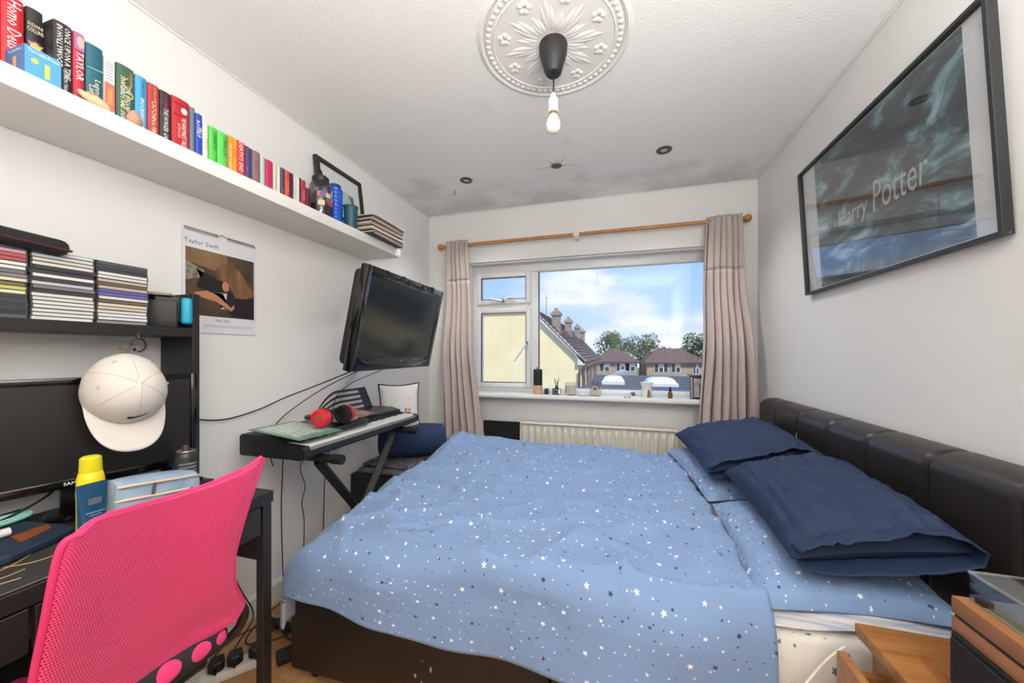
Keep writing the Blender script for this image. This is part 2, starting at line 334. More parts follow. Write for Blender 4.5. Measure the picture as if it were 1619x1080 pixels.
for y0 in (19.6, 22.6, 25.4, 28.6, 31.2):
    w = MB().box((-1.80, y0, -1.1), (-1.76, y0+1.5, .35)).build('window', M('brown_reveal', (120,100,84), .8), h)
    MB().box((-1.765, y0+.12, -1.0), (-1.74, y0+1.38, .25)).build('pane', dglass, w)
for y, zt in ((19.8, 3.58), (24.9, 3.6), (30.6, 3.55), (35.3, 3.47)):
    cst = MB().box((-3.42, y-.2, 1.6), (-3.0, y+.2, zt-.28)).build('chimney', stone_m, h)
    MB().box((-3.50, y-.28, zt-.32), (-2.92, y+.28, zt-.18)).box((-3.42, y-.2, zt-.18), (-3.0, y+.2, zt-.08)).build('chimney_cap', stone_m, cst)
    MB().lathe([(.12, 0), (.1, .14), (.12, .16)], (-3.21, y, zt-.08), 10).build('chimney_pot', M('clay_pot', (176,142,112), .9), cst)
MB().tube([(-3.55, 18.6, 3.1), (-3.55, 18.6, 4.2)], .02, 6).tube([(-3.7, 18.6, 4.05), (-3.4, 18.6, 4.05)], .012, 6).build('aerial', stone_m, h)
brick_m = M('buff_brick', (192,168,140), .9, bump=(40, .3, .01), var=(3, .2, (176,150,122)))
roof_far = M('far_brown_tiles', (128,100,84), .9, var=(2.5, .3, (104,82,72)))
def hiphouse(label, x0, x1, y0, y1, eave, ridge, wins, extra=None):
    h = thing('hipped_house', label, 'house', ((x0+x1)/2, (y0+y1)/2, G0))
    MB().box((x0, y0, G0), (x1, y1, eave)).build('walls', brick_m, h)
    o = .35; rx0, rx1, ym = x0+1.5, x1-2.2, (y0+y1)/2
    if rx1 <= rx0: rx0 = rx1 = (x0+x1)/2-.4; rx1 += .5
    r = MB(); a, b, c, d = (x0-o, y0-o, eave), (x1+o, y0-o, eave), (x1+o, y1+o, eave), (x0-o, y1+o, eave); e, f = (rx0, ym, ridge), (rx1, ym, ridge)
    r.quad(a, b, f, e); r.quad(b, c, f); r.quad(c, d, e, f); r.quad(d, a, e); r.quad(a, d, c, b)
    r.build('roof', roof_far, h)
    MB().box((x0-o, y0-o-.06, eave-.16), (x1+o, y0-o+.02, eave)).build('gutter', pipe_m, h)
    for wx, wz, ww, wh in wins:
        w = MB().box((wx, y0-.06, wz), (wx+ww, y0+.02, wz+wh)).build('window', wframe, h)
        nn = 3 if ww > 1.2 else 2; sw = ww/nn
        for k in range(nn): MB().box((wx+k*sw+.07, y0-.08, wz+.08), (wx+(k+1)*sw-.05, y0-.05, wz+wh*(.55 if k % 2 else .92))).build('pane', dglass, w)
    return h
hiphouse('buff hipped-roof house beyond the flat roof, nearer the cream terrace', -2.4, 2.25, 45, 53, .2, 1.85, [(-2.1, -1.0, 1.2, 1.0), (-.25+.1, -.95, 1.5, 1.0), (1.1-.2, -.95, 1.1, 1.0)])
hb = hiphouse('buff hipped-roof house at the right edge of the window view', 3.3, 9.6, 45, 53, .15, 1.8, [(4.1, -1.05, 1.5, 1.1), (5.9, -1.05, 1.0, 1.1), (8.2, -1.2, .6, 1.3)])
MB().box((7.6, 44.6, -1.6), (9.7, 45, -1.2)).build('porch_roof', roof_far, hb)
leafm = [M('tree_leaf_%d' % i, c, .7) for i, c in enumerate(((96,118,62),(74,96,50),(118,134,76)))]
def tree(label, x, y, ztop, r, hgt, seed, dens=2600):
    random.seed(seed); t = thing('broadleaf_tree', label, 'tree', (x, y, G0), group='trees behind the houses')
    MB().tube([(x, y, G0), (x+.1, y, G0+2), (x, y, ztop-hgt*.6)], [.3, .24, .12], 8).tube([(x, y, ztop-hgt*.8), (x+r*.4, y+.2, ztop-hgt*.4)], [.14, .06], 6).tube([(x, y, ztop-hgt*.75), (x-r*.45, y-.2, ztop-hgt*.35)], [.14, .05], 6).build('trunk', M('bark', (86,72,60), .9), t, True)
    m = MB(); blobs = []
    for k in range(15):
        a = random.random()*2*pi; q = random.random()**.6; zz = random.uniform(-.75, .78)
        rr = math.sqrt(max(.05, 1-zz*zz))*q*.72
        blobs.append((V((x+rr*r*cos(a), y+rr*r*sin(a), ztop-hgt/2+zz*hgt*.42)), r*random.uniform(.26, .42)))
    for k in range(dens):
        c, br = random.choice(blobs); d = V((random.gauss(0, 1), random.gauss(0, 1), random.gauss(0, 1))).normalized()
        p = c+d*br*random.uniform(.7, 1.05); s = random.uniform(.09, .2)
        e1 = V((random.gauss(0, 1), random.gauss(0, 1), random.gauss(0, 1))).normalized(); e2 = e1.cross(d)
        if e2.length < .1: continue
        e2.normalize(); m.quad(p-e1*s, p+e2*s*.7, p+e1*s, p-e2*s*.7, mi=random.choice((0, 0, 1, 1, 2)))
    fo = m.build('foliage', leafm, t, recalc=False); fo['kind'] = 'stuff'
    return t
tree('round dense green tree behind the house nearest the chimneys', -1.3, 60, 5.2, 2.9, 6.2, 1)
tree('tallest green tree in the middle between the two buff houses', 3.9, 68, 6.05, 3.9, 8.6, 2, 3400)
tree('small distant green tree right of the tallest tree', 7.4, 66, 2.6, 1.8, 4, 3, 900)
tree('green tree at far right half behind the right-hand curtain', 11.0, 58, 4.6, 3.4, 7.5, 4)
fr_ = thing('flat_roof_extension', 'single-storey extension with grey felt flat roof and cream front wall below window', 'building', (2, 11, G0))
felt = M('roof_felt', (108,107,102), .9, var=(2, .2, (88,88,85)), bump=(25, .4, .01))
MB().box((-.72, 7.95, G0), (6, 8.1, .40)).build('front_wall', render_y, fr_)
MB().box((-.75, 8.1, .2), (6, 13.6, .41)).build('roof_felt', felt, fr_)
MB().box((-.8, 7.9, .40), (6, 8.14, .45)).build('roof_edge', M('roof_edge_trim', (92,92,94), .6), fr_)
for k in range(5): MB().box((-.7, 8.9+k*.9, .41), (6, 8.95+k*.9, .425)).build('felt_seam', felt, fr_)
for nm, x, y, w_, in (('nearer the chimneys', -.1, 9.6, .55), ('behind the white oil burner', .98, 9.3, .72)):
    d = thing('dome_rooflight', 'white domed rooflight on the grey flat roof '+nm, 'rooflight', (x, y, .41), group='domed rooflights')
    part('kerb', MB().box((-w_/2, -w_/2, 0), (w_/2, w_/2, .09), .01), WHITE, d)
    part('dome', MB().grid(lambda u, v: ((u-.5)*w_*.96, (v-.5)*w_*.96, .09+.13*((1-(2*u-1)**4)*(1-(2*v-1)**4))**.6), 12, 12), M('opal_acrylic', (232,232,228), .3), d, 2)
def conservatory(label, x, y, hw, zb, zt, col, band):
    c = thing('conservatory', label, 'conservatory', (x, y, G0))
    MB().box((x-hw*.92, y-hw*.8, G0), (x+hw*.92, y+hw*.8, zb)).build('walls', M('wall_%s' % band, band and (58,66,96) or (180,178,170), .7), c)
    r = MB(); cs = [(x-hw, y-hw, zb), (x+hw, y-hw, zb), (x+hw, y+hw, zb), (x-hw, y+hw, zb)]; top = (x, y, zt)
    for k in range(4): r.quad(cs[k], cs[(k+1) % 4], top)
    r.quad(*cs[::-1]); r.build('roof', M('roof_glazing_%s' % band, col, .4), c)
    for k in range(7):
        f = k/6; p = V(cs[0]).lerp(V(cs[1]), f); MB().tube([p, top], .035, 6).build('glazing_bar', M('grey_bar', (176,178,176), .6), c)
conservatory('grey glazed pyramid-roof conservatory with dark blue base beyond the flat roof', .38, 25, 1.35, -.45, .12, (138,136,128), 1)
conservatory('pale green glazed conservatory roof in front of the right-hand house', 4.1, 25, 1.35, -.62, -.2, (196,204,196), 0)
bf = thing('garden_fence', 'dark garden fence running in front of the far houses', 'fence', (4, 30, G0))
for k in range(22): MB().box((-1.2+k*.6, 30, G0), (-1.2+k*.6+.57, 30.05, -1.0+.1*sin(k*1.7)+.35)).build('fence_panel', M('dark_fence', (104,98,90), .9), bf)

# ================================================================== LEFT WALL: floating shelf
SZ = 1.858
tag(MB().box((LX+.001, .13, SZ-.05), (-1.333, 2.03, SZ), .002).build('floating_shelf', M('shelf_white', (232,230,225), .55), smooth=True), 'long white floating shelf running along the left wall', 'shelf')
paper = M('book_pages', (226,218,200), .85)
INK = {'w': M('print_white', (240,238,232), .6), 'k': M('print_black', (24,24,24), .6), 'g': M('print_gold', (206,178,96), .5), 'r': M('print_red', (186,36,44), .6), 'c': M('print_cream', (236,222,180), .6), 'b': M('print_navy', (30,44,90), .6), 'p': M('print_magenta', (200,40,110), .6), 'y': M('print_yellow', (240,206,70), .6)}
def book(label, y0, y1, ht, col, title=None, ink='w', depth=.13, xf=-1.385, rnd=True, lines=None, tw=.75, cat='book', name='book', tz=.5):
    t = thing(name, label, cat, (xf, (y0+y1)/2, SZ), group='books on the floating shelf')
    w = y1-y0-.0012; d = depth; cm = M('cover_%d_%d_%d' % col, col, .45); c0 = .0018
    m = MB(); hw = w/2
    # spine (slightly rounded) + two boards
    if w > .014 and rnd: prof = [(-.004, -hw), (-.0008, -hw*.75), (.0008, -hw*.3), (.0008, hw*.3), (-.0008, hw*.75), (-.004, hw), (-.004-c0, hw-.001), (-.004-c0, -hw+.001)]
    else: prof = [(0, -hw), (0, hw), (-c0, hw), (-c0, -hw)]
    m.prism([(a, b, 0) for a, b in prof], (0, 0, ht))
    m.box((-d, -hw, 0), (-.003, -hw+c0, ht)); m.box((-d, hw-c0, 0), (-.003, hw, ht))
    part('cover', m, cm, t, True)
    part('pages', MB().box((-d+.003, -hw+c0, .003), (-.005, hw-c0, ht-.003)), paper, t)
    for s, ic, cy, cz, h_, w_ in (lines or ([(title, ink, 0, tz, tw, .8)] if title else [])):
        text('title', s, (.0011, cy*w, cz*ht), (0, 0, -1), (0, 1, 0), INK[ic], t, h=w*h_*.85, w=ht*w_*1.1, ex=.0002, res=1)
    return t
def pic(t, poly, mat, name='cover_print', x=.0013): part(name, MB().prism([(x, a, b) for a, b in poly], (.0003, 0, 0)), mat, t)
def disc(cy, cz, ry, rz, n=16): return [(cy+ry*cos(2*pi*k/n), cz+rz*sin(2*pi*k/n)) for k in range(n)]
book('red hardback with cream lower spine, first on the shelf at the frame edge', .458, .495, .222, (196,34,44), xf=-1.432, lines=[('SAPIENS', 'w', .1, .62, .7, .5)])
b = book('thick red hardback reading Homo Deus in white serif letters', .497, .533, .218, (200,38,48), xf=-1.432, lines=[('Homo Deus', 'w', .05, .68, .75, .5)])
pic(b, [(-.012, .045), (.012, .045), (.012, .075), (-.012, .075)], INK['k'])
b = book('black paperback with gold Suzanne Collins lettering and purple glowing bird emblem', .534, .562, .214, (40,38,38), xf=-1.425, lines=[])
text('title', 'SUZANNE', (.0012, 0, .172), (0, 1, 0), (0, 0, 1), INK['c'], b, h=.008, w=.026); text('title', 'COLLINS', (.0012, 0, .159), (0, 1, 0), (0, 0, 1), INK['c'], b, h=.010, w=.027)
pic(b, disc(0, .108, .0145, .026), M('print_purple', (122,48,130), .6)); pic(b, disc(0, .112, .009, .017), INK['y'], x=.0017)
pic(b, [(-.014, .128), (-.006, .124), (0, .130), (.006, .124), (.014, .128), (.008, .118), (-.008, .118)], INK['g'], x=.002)
book('black paperback reading Once Upon a Time in Hollywood in white capitals', .563, .597, .197, (38,38,40), lines=[('ONCE UPON A TIME', 'w', .22, .62, .38, .62), ('IN HOLLYWOOD', 'w', -.2, .68, .38, .5), ('QUENTIN TARANTINO', 'w', .1, .2, .3, .36)])
b = book('red and lilac biography reading TAYLOR in tall white capitals', .598, .620, .196, (192,42,66), lines=[('TAYLOR', 'w', .05, .55, .8, .42)])
pic(b, [(-.0095, .150), (.0095, .150), (.0095, .193), (-.0095, .193)], M('print_lilac', (150,120,170), .6)); pic(b, disc(.002, .172, .007, .016), M('print_skin', (206,168,150), .6), x=.0017)
b = book('teal hardback with looping cream script on its spine', .622, .657, .187, (36,96,112), lines=[('Legends', 'c', .12, .36, .55, .5), ('Lattes', 'c', -.16, .28, .45, .34)])
pic(b, [(-.016, .118), (.016, .122), (.016, .126), (-.016, .121)], M('print_teal', (96,176,180), .6))
b = book('white paperback with pink-red lower panel beside the teal hardback', .658, .681, .178, (226,222,222), rnd=False)
pic(b, [(-.0105, .03), (.0105, .03), (.0105, .105), (-.0105, .105)], M('print_salmon', (222,108,98), .6)); pic(b, [(-.005, .045), (.005, .045), (.005, .09), (-.005, .09)], M('print_orange', (232,148,80), .6), x=.0017)
for k in range(6): pic(b, [(-.008, .115+k*.009), (.007, .115+k*.009), (.007, .1175+k*.009), (-.008, .1175+k*.009)], M('print_grey', (160,164,190), .6))
b = book('dark green hardback reading The Ballad of Songbirds and Snakes with gold snake', .684, .725, .180, (58,92,72), lines=[('THE BALLAD OF', 'w', .14, .42, .3, .5), ('SONGBIRDS AND SNAKES', 'w', -.16, .42, .32, .72), ('SUZANNE', 'g', .3, .82, .2, .22)])
part('snake', MB().tube([(.002, .012*sin(k*.9)+.004, .02+k*.009) for k in range(15)], .0016, 6, smooth=2), INK['g'], b, True)
book('sky blue paperback reading Mockingjay on its spine', .727, .756, .177, (74,156,204), lines=[('MOCKINGJAY', 'w', 0, .38, .55, .52), ('SUZANNE COLLINS', 'b', .1, .8, .3, .26)])
book('brick red paperback reading Catching Fire on its spine', .757, .787, .174, (178,52,56), lines=[('CATCHING FIRE', 'c', 0, .4, .5, .55), ('SUZANNE COLLINS', 'g', .1, .82, .3, .26)])
book('black paperback reading The Hunger Games with pink author name', .788, .818, .173, (40,40,44), lines=[('THE HUNGER GAMES', 'w', 0, .36, .5, .6), ('COLLINS', 'p', 0, .82, .35, .24)])
b = book("red box-like hardback reading The Handmaid's Tale with white emblem", .820, .871, .178, (184,34,48), lines=[("THE HANDMAID'S TALE", 'w', .16, .42, .32, .5), ('ATWOOD', 'c', -.12, .4, .2, .24)])
pic(b, disc(.008, .142, .009, .01), INK['w']); pic(b, [(-.022, .120), (.022, .120), (.022, .122), (-.022, .122)], M('print_dark_red', (130,20,30), .6)); pic(b, [(-.022, .158), (.022, .158), (.022, .160), (-.022, .160)], M('print_dark_red'))
book('grey-teal paperback between red hardback and bright blue spine', .872, .888, .173, (98,118,126), None)
book('bright blue paperback reading Sally Rooney in bold white letters', .889, .911, .163, (36,72,186), lines=[('SALLY', 'w', .2, .62, .55, .42), ('ROONEY', 'w', -.2, .68, .55, .5)])
book('cream paperback with small dark red capitals beside blue spine', .912, .930, .142, (226,214,196), lines=[('| | | | | | | | |', 'r', 0, .5, .55, .7)])
book('lime green paperback reading Cixin Liu, left of the two green ones', .931, .959, .145, (84,200,76), lines=[('CIXIN LIU', 'k', .15, .66, .45, .5)])
book('lime green paperback reading Cixin Liu, right of the two green ones', .960, .995, .146, (96,208,90), lines=[('CIXIN LIU', 'k', .2, .66, .4, .5)])
book('orange paperback reading The Dark Forest on the shelf', .996, 1.013, .148, (236,150,52), lines=[('THE DARK FOREST', 'w', 0, .5, .6, .8)], rnd=False)
book('yellow-orange paperback reading Cixin Liu on the shelf', 1.014, 1.027, .150, (238,170,40), lines=[('CIXIN LIU', 'k', 0, .62, .6, .5)], rnd=False)
book("scarlet paperback reading Death's End in bold white letters", 1.028, 1.061, .150, (206,50,44), lines=[("DEATH'S END", 'w', 0, .6, .6, .7)])
book('purple slim paperback right of the scarlet book', 1.062, 1.076, .146, (104,78,132), lines=[('| | | | | |', 'w', 0, .4, .4, .5)])
book('navy slim paperback right of the purple one', 1.077, 1.089, .144, (52,76,116))
book('dusty brown-pink paperback with dark title block', 1.090, 1.123, .145, (146,108,104), lines=[('| | | |', 'k', 0, .6, .5, .3)])
book('pale teal paperback beside the brown-pink one', 1.124, 1.145, .137, (178,196,192), lines=[('| |', 'w', 0, .5, .5, .6)])
book('magenta paperback with white script, upright among pale books', 1.146, 1.180, .138, (196,44,92), lines=[])
book('pale sage paperback right of the magenta one', 1.181, 1.198, .136, (196,204,180)); book('cream slim paperback right of the sage one', 1.199, 1.215, .136, (222,210,188))
book('dark violet paperback left of the orange-red one', 1.216, 1.237, .137, (70,62,104), lines=[('| | | |', 'w', 0, .3, .5, .35)])
book('orange-red paperback with small cream lettering', 1.238, 1.262, .137, (212,78,40), lines=[('| | | | | | | | |', 'c', 0, .5, .45, .75)])
book('dark plum paperback right of the orange-red one', 1.263, 1.278, .136, (66,40,64), lines=[('| | |', 'w', 0, .25, .5, .25)])
book('white patterned paperback near the sticker-covered bottle', 1.279, 1.294, .124, (222,216,214), lines=[('* * * * *', 'k', 0, .5, .5, .8)]); book('white plain slim paperback near the bottle', 1.295, 1.309, .135, (230,226,222))
book('black and gold slim paperback before the crimson ones', 1.310, 1.319, .136, (70,56,40))
book('crimson paperback with white lettering near the bottle', 1.320, 1.347, .133, (176,34,72), lines=[('| | | | | | |', 'w', 0, .5, .5, .75)])
book('short dark maroon paperback last in the row beside the bottle', 1.348, 1.376, .108, (92,26,48), lines=[('| | |', 'p', 0, .3, .5, .35)])
# box set in front of the books
LPb = M('box_blue', (84,158,212), .5)
t = thing('book_box_set', 'light blue cardboard box set reading The Little Prince, standing before the books', 'box set', (-1.386, .531, SZ))
part('box', MB().box((-.04, -.0295, 0), (.04, .0295, .073), .001), LPb, t)
text('lettering', 'The Little Prince', (.0401, .0, .064), (0, 1, 0), (0, 0, 1), INK['w'], t, h=.007, w=.05)
part('print', MB().prism([(.0401, a, b) for a, b in disc(-.014, .042, .006, .006)], (.0003, 0, 0)), INK['y'], t)
part('print_panel', MB().box((.0401, .002, .012), (.0404, .01, .046)), INK['y'], t)
part('end_panel', MB().box((-.04, -.0302, 0), (.04, -.0295, .073)), M('box_blue_dark', (58,110,160), .5), t)
text('lettering', 'The Little Prince', (0, -.0303, .064), (1, 0, 0), (0, 0, 1), INK['w'], t, h=.006, w=.055)
part('end_print', MB().box((-.006, -.0306, .02), (.006, -.0302, .05)), M('print_orange', (232,148,80), .6), t)
# small figurines that are plain animals
fg = thing('animal_figurine', 'small cream lizard-like figurine lying on the shelf front', 'figurine', (-1.356, .626, SZ))
part('body', MB().tube([(0, -.032, .03), (0, -.02, .024), (0, 0, .02), (0, .018, .016), (0, .03, .006)], [.004, .009, .014, .013, .006], 12, smooth=3), M('figurine_cream', (206,188,150), .7, bump=(120, .4, .002)), fg, 2)
part('ridge', MB().tube([(.003, -.018, .033), (.003, 0, .034), (.003, .018, .027)], [.0025, .003, .002], 8, smooth=3), M('figurine_tan', (176,152,112), .7), fg, 2)
fg = thing('seashell_figurine', 'tiny pinkish-brown figurine on the shelf front by the green hardback', 'figurine', (-1.35, .706, SZ))
part('body', MB().lathe([(.004, 0), (.016, .004), (.019, .016), (.014, .03), (.006, .042), (.001, .046)], n=14), M('figurine_pink', (188,146,124), .6, bump=(150, .4, .002)), fg, 2)
part('rib', MB().tube([(.019, 0, .016), (.0, .019, .022), (-.014, 0, .03)], .003, 6, smooth=3), M('figurine_tan'), fg, 2)
# bottles
t = thing('water_bottle', 'smoky clear water bottle covered in stickers with black loop lid', 'bottle', (-1.40, 1.448, SZ))
smoky = glassmat('smoky_plastic', (196,190,190), .09, .08)
part('body', MB().lathe([(.046, 0), (.05, .006), (.05, .15), (.046, .165), (.034, .178), (.033, .18)], n=28), smoky, t, True)
part('lower_filling', MB().lathe([(.044, .004), (.046, .006), (.046, .06), (.001, .061)], n=24), M('bottle_base_grey', (74,66,70), .3), t, True)  # dark grey filling in the lower part of the bottle
lid = part('lid', MB().lathe([(.036, .176), (.038, .18), (.038, .198), (.03, .206), (.012, .208)], n=24), BLK, t, True)
part('loop', MB().tube([(0, -.018, .2), (0, -.022, .222), (0, -.012, .236), (0, .004, .232), (0, .006, .206)], .0045, 8, smooth=3), BLK, lid, True)
random.seed(3)
for k in range(20):
    a = rad(-75+random.random()*120); z = .05+.10*random.random(); col = random.choice(((224,224,216), (120,170,130), (196,120,96), (216,196,160), (110,90,140), (60,60,66), (196,60,80))); s = random.uniform(.009, .015)
    m = MB(); m.grid(lambda u, v: ((.0508+.0001*k)*cos(a+(u-.5)*s/.025), (.0508+.0001*k)*sin(a+(u-.5)*s/.025), z+(v-.5)*s*1.7), 4, 1); part('sticker', m, M('sticker_%d_%d_%d' % col, col, .5), t)
t = thing('tall_bottle', 'cobalt blue tall ribbed drinks bottle behind the teal tumbler', 'bottle', (-1.43, 1.575, SZ)); cob = M('cobalt_plastic', (26,92,204), .25)
part('body', MB().grid(lambda u, v: ((.037+.0018*sin(v*60+u*6*pi))*cos(2*pi*u), (.037+.0018*sin(v*60+u*6*pi))*sin(2*pi*u), v*.20), 32, 60, cu=True).lathe([(.036, .2), (.03, .206), (.001, .207)], n=24), cob, t, 2)
part('cap', MB().lathe([(.03, .2), (.03, .222), (.024, .226)], n=20), M('cobalt_dark', (16,60,150), .3), t, True)
t = thing('tumbler', 'dark teal plastic tumbler at the front of the shelf', 'tumbler', (-1.375, 1.628, SZ)); teal = M('teal_plastic', (28,86,100), .4)
part('cup', MB().lathe([(.026, 0), (.028, .002), (.036, .118), (.038, .118), (.038, .124), (.034, .124), (.026, .006), (.001, .006)], n=28, cap=False), teal, t, True)
part('rim', MB().tube([(.037*cos(2*pi*k/28), .037*sin(2*pi*k/28), .124) for k in range(28)], .002, 6, closed=True), teal, t, True)
# picture frame leaning on the wall
t = thing('picture_frame', 'black picture frame with pale print leaning on wall above shelf', 'picture frame', (-1.525, 1.765, SZ), (0, rad(-7), 0))
bw = .026; hw, hh = .182, .42
m = MB()
for a, b in (((-.01, -hw, 0), (.012, -hw+bw, hh)), ((-.01, hw-bw, 0), (.012, hw, hh)), ((-.01, -hw+bw, 0), (.012, hw-bw, bw)), ((-.01, -hw+bw, hh-bw), (.012, hw-bw, hh))): m.box(a, b, .002)
part('frame', m, M('frame_black', (36,34,33), .45), t); part('mount', MB().box((-.006, -hw+bw, bw), (.002, hw-bw, hh-bw)), M('mount_white', (224,226,228), .7), t)
part('print', MB().box((.002, -.1, .06), (.0032, .105, .30)), M('print_sea', (160,196,200), .6, var=(9, .2, (196,216,214))), t)
part('print_figure', MB().prism([(.0034, .06, .05), (.0034, .10, .07), (.0034, .1, .29), (.0034, .055, .29), (.0034, .075, .25), (.0034, .065, .15)], (.0003, 0, 0)), M('print_dark_rock', (86,90,92), .7, var=(30, .2, (140,140,140))), t)
part('glass', MB().box((.0045, -hw+bw, bw), (.006, hw-bw, hh-bw)), glassmat('frame_glass', (255,255,255), .05), t)
# stack of record sleeves
z = SZ; random.seed(11)
cols = [(60,58,60), (206,204,200), (48,46,46), (190,182,166), (226,222,216), (70,66,66), (170,150,120), (214,190,190), (52,50,54), (190,180,190), (180,168,150), (44,42,44), (204,198,190)]
ords = ['bottom', 'second', 'third', 'fourth', 'fifth', 'sixth', 'seventh', 'eighth', 'ninth', 'tenth', 'eleventh', 'twelfth', 'top']
for k, c in enumerate(cols):
    hh_ = (.0095, .006, .0085, .010)[k % 4]; jx, jy = random.uniform(-.006, .008), random.uniform(-.006, .006)
    t = thing('record_sleeve', '%s record sleeve, %s in the stack at the shelf end' % (('dark', 'pale')[sum(c) > 330], ords[k] + (' one' if k in (0, 12) else ' from the bottom')), 'record sleeve', (-1.437+jx, 1.845+jy, z), (0, 0, rad(random.uniform(-2, 2))), 'record sleeves at the shelf end')
    part('sleeve', MB().box((-.148, -.148, .0004), (.148, .148, hh_), .001), M('sleeve_%d_%d_%d' % c, c, .6), t)
    part('edge_print', MB().box((.1481, -.146, hh_*.35), (.1486, .146, hh_*.62)), M('sleeve_stripe_%d' % (k % 3), ((230,228,222), (150,60,60), (150,130,90))[k % 3], .6), t)
    z += hh_
# ================================================================== CALENDAR
t = thing('wall_calendar', 'spiral-bound wall calendar for May 2025 headed Taylor Swift, with photo page', 'calendar', (LX, 1.12, 1.48))
page = M('calendar_paper', (222,222,226), .6)
part('page', MB().box((.001, -.146, -.202), (.004, .146, .202)), page, t)
part('back_board', MB().box((.0005, -.147, -.204), (.001, .147, .204)), M('grey_board', (180,178,176), .8), t)
wire = M('dark_wire', (60,58,60), .4, .6)
for k in range(46):
    y = -.138+k*.276/45
    if abs(y) > .018: part('binding_loop', MB().tube([(.0055, y, .192), (.0065, y, .2), (.003, y, .207), (.0, y, .2)], .0011, 5), wire, t)
part('hanger', MB().tube([(.004, -.03, .2), (.003, -.012, .204), (.003, 0, .21), (.003, .012, .204), (.004, .03, .2)], .0012, 6, smooth=3), wire, t)
navy_t = M('print_slate', (56,74,120), .6)
text('lettering', 'Taylor Swift', (.0042, -.078, .152), (0, 1, 0), (0, 0, 1), navy_t, t, h=.022, w=.128, squeeze=False)
text('lettering', 'May 2025', (.0042, .002, -.150), (0, 1, 0), (0, 0, 1), navy_t, t, h=.014, w=.07)
def cpoly(nm, pts, mat, lay): part(nm, MB().prism([(.0042+lay*.0002, a, b) for a, b in pts], (.00015, 0, 0)), mat, t)
cpoly('photo', [(-.136, -.133), (.136, -.133), (.136, .13), (-.136, .13)], M('photo_brown', (92,74,54), .5, var=(14, .2, (60,46,34))), 0)
cpoly('photo_wall', [(-.136, .075), (.02, .045), (.02, .13), (-.136, .13)], M('photo_tan', (146,116,82), .5, var=(8, .2, (110,84,56))), 1)
cpoly('photo_plaid', [(-.136, .0), (-.08, .02), (-.07, .05), (-.136, .075)], M('photo_plaid', (170,160,140), .5, var=(60, .1, (60,60,56))), 2)
cpoly('photo_case', [(-.1, .05), (.0, .015), (.005, -.03), (-.03, -.045), (-.1, -.02), (-.085, .02)], M('photo_black', (34,30,34), .5), 2)
cpoly('photo_paper', [(-.06, -.04), (.0, -.03), (.02, -.075), (-.01, -.1), (.03, -.095), (-.045, -.05)], M('photo_white', (206,200,196), .5), 3)
cpoly('photo_book', [(-.04, -.035), (.045, -.03), (.055, -.075), (.01, -.1)], M('photo_white'), 3)
cpoly('photo_clothes', [(.02, -.02), (.136, -.03), (.136, -.132), (.04, -.125), (.01, -.085)], M('photo_black'), 4)
cpoly('photo_arm', [(-.11, -.045), (-.06, -.03), (-.02, -.045), (.035, -.09), (.045, -.075), (.05, -.09), (.035, -.105), (-.03, -.07), (-.08, -.06)], M('photo_skin', (190,128,96), .5), 5)
cpoly('photo_face', disc(.012, -.002, .014, .022), M('photo_skin'), 5)
cpoly('photo_hair', [(-.03, .06), (0, .09), (.035, .1), (.075, .07), (.11, .02), (.136, -.01), (.136, -.03), (.09, -.045), (.05, -.045), (.035, -.01), (.022, .012), (.005, .02), (-.022, .02)], M('photo_hair', (150,112,74), .5, var=(30, .1, (92,62,40), (1, 1, .2))), 6)
random.seed(5)
for r_ in range(2):
    for k in range(26): part('date_mark', MB().box((.0042, -.07+k*.0078, -.170-r_*.006), (.0044, -.0665+k*.0078, -.1675-r_*.006)), navy_t, t)
part('date_rule', MB().box((.0042, -.136, -.184), (.0044, .136, -.1835)), M('print_grey', (160,164,190), .6), t)
# ================================================================== TV on wall arm
pbk = M('piano_black', (12,12,13), .12, coat=.3); mbk = M('matte_black', (24,24,25), .55); scr = M('tv_screen', (14,15,15), .16)
t = thing('television', 'black flat-screen television tilted down on a wall arm over the keyboard', 'television', (-1.13, 1.735, 1.355), (0, rad(12), rad(2)))
hw, hh = .385, .245
m = MB(); bz = .035
for a, b in (((-.02, -hw, -hh), (.02, -hw+bz, hh)), ((-.02, hw-bz, -hh), (.02, hw, hh)), ((-.02, -hw+bz, hh-.045), (.02, hw-bz, hh)), ((-.02, -hw+bz, -hh), (.02, hw-bz, -hh+.06))): m.box(a, b, .006)
part('bezel', m, pbk, t, True)
part('back_cover', MB().box((-.075, -hw+.02, -hh+.02), (-.02, hw-.02, hh-.02), .03, 3), mbk, t, True)
part('screen', MB().box((.008, -hw+bz-.002, -hh+.058), (.014, hw-bz+.002, hh-.043)), scr, t)
part('lower_trim', MB().tube([(.021, -hw+.05, -hh+.062), (.023, -hw+.12, -hh+.04), (.024, 0, -hh+.03), (.023, hw-.12, -hh+.04), (.021, hw-.05, -hh+.062)], .0035, 6, smooth=5), M('dark_chrome', (90,90,92), .2, 1), t, True)
text('logo', 'bush', (.0205, .03, -hh+.045), (0, 1, 0), (0, 0, 1), INK['w'], t, h=.009)
random.seed(4); m = MB()
for k in range(70): # flaking matt patches on the glossy top bezel
    y = random.uniform(-.30, .26); z = hh-.004-random.random()*.028; s = random.uniform(.008, .02); n_ = random.choice((5, 6, 7))
    m.prism([(.0202, y+s*cos(2*pi*q/n_)*random.uniform(.6, 1.2), z+s*.55*sin(2*pi*q/n_)*random.uniform(.6, 1.2)) for q in range(n_)], (.0003, 0, 0))
fp = part('worn_patch', m, M('worn_matt', (52,52,53), .8), t); fp['kind'] = 'stuff'
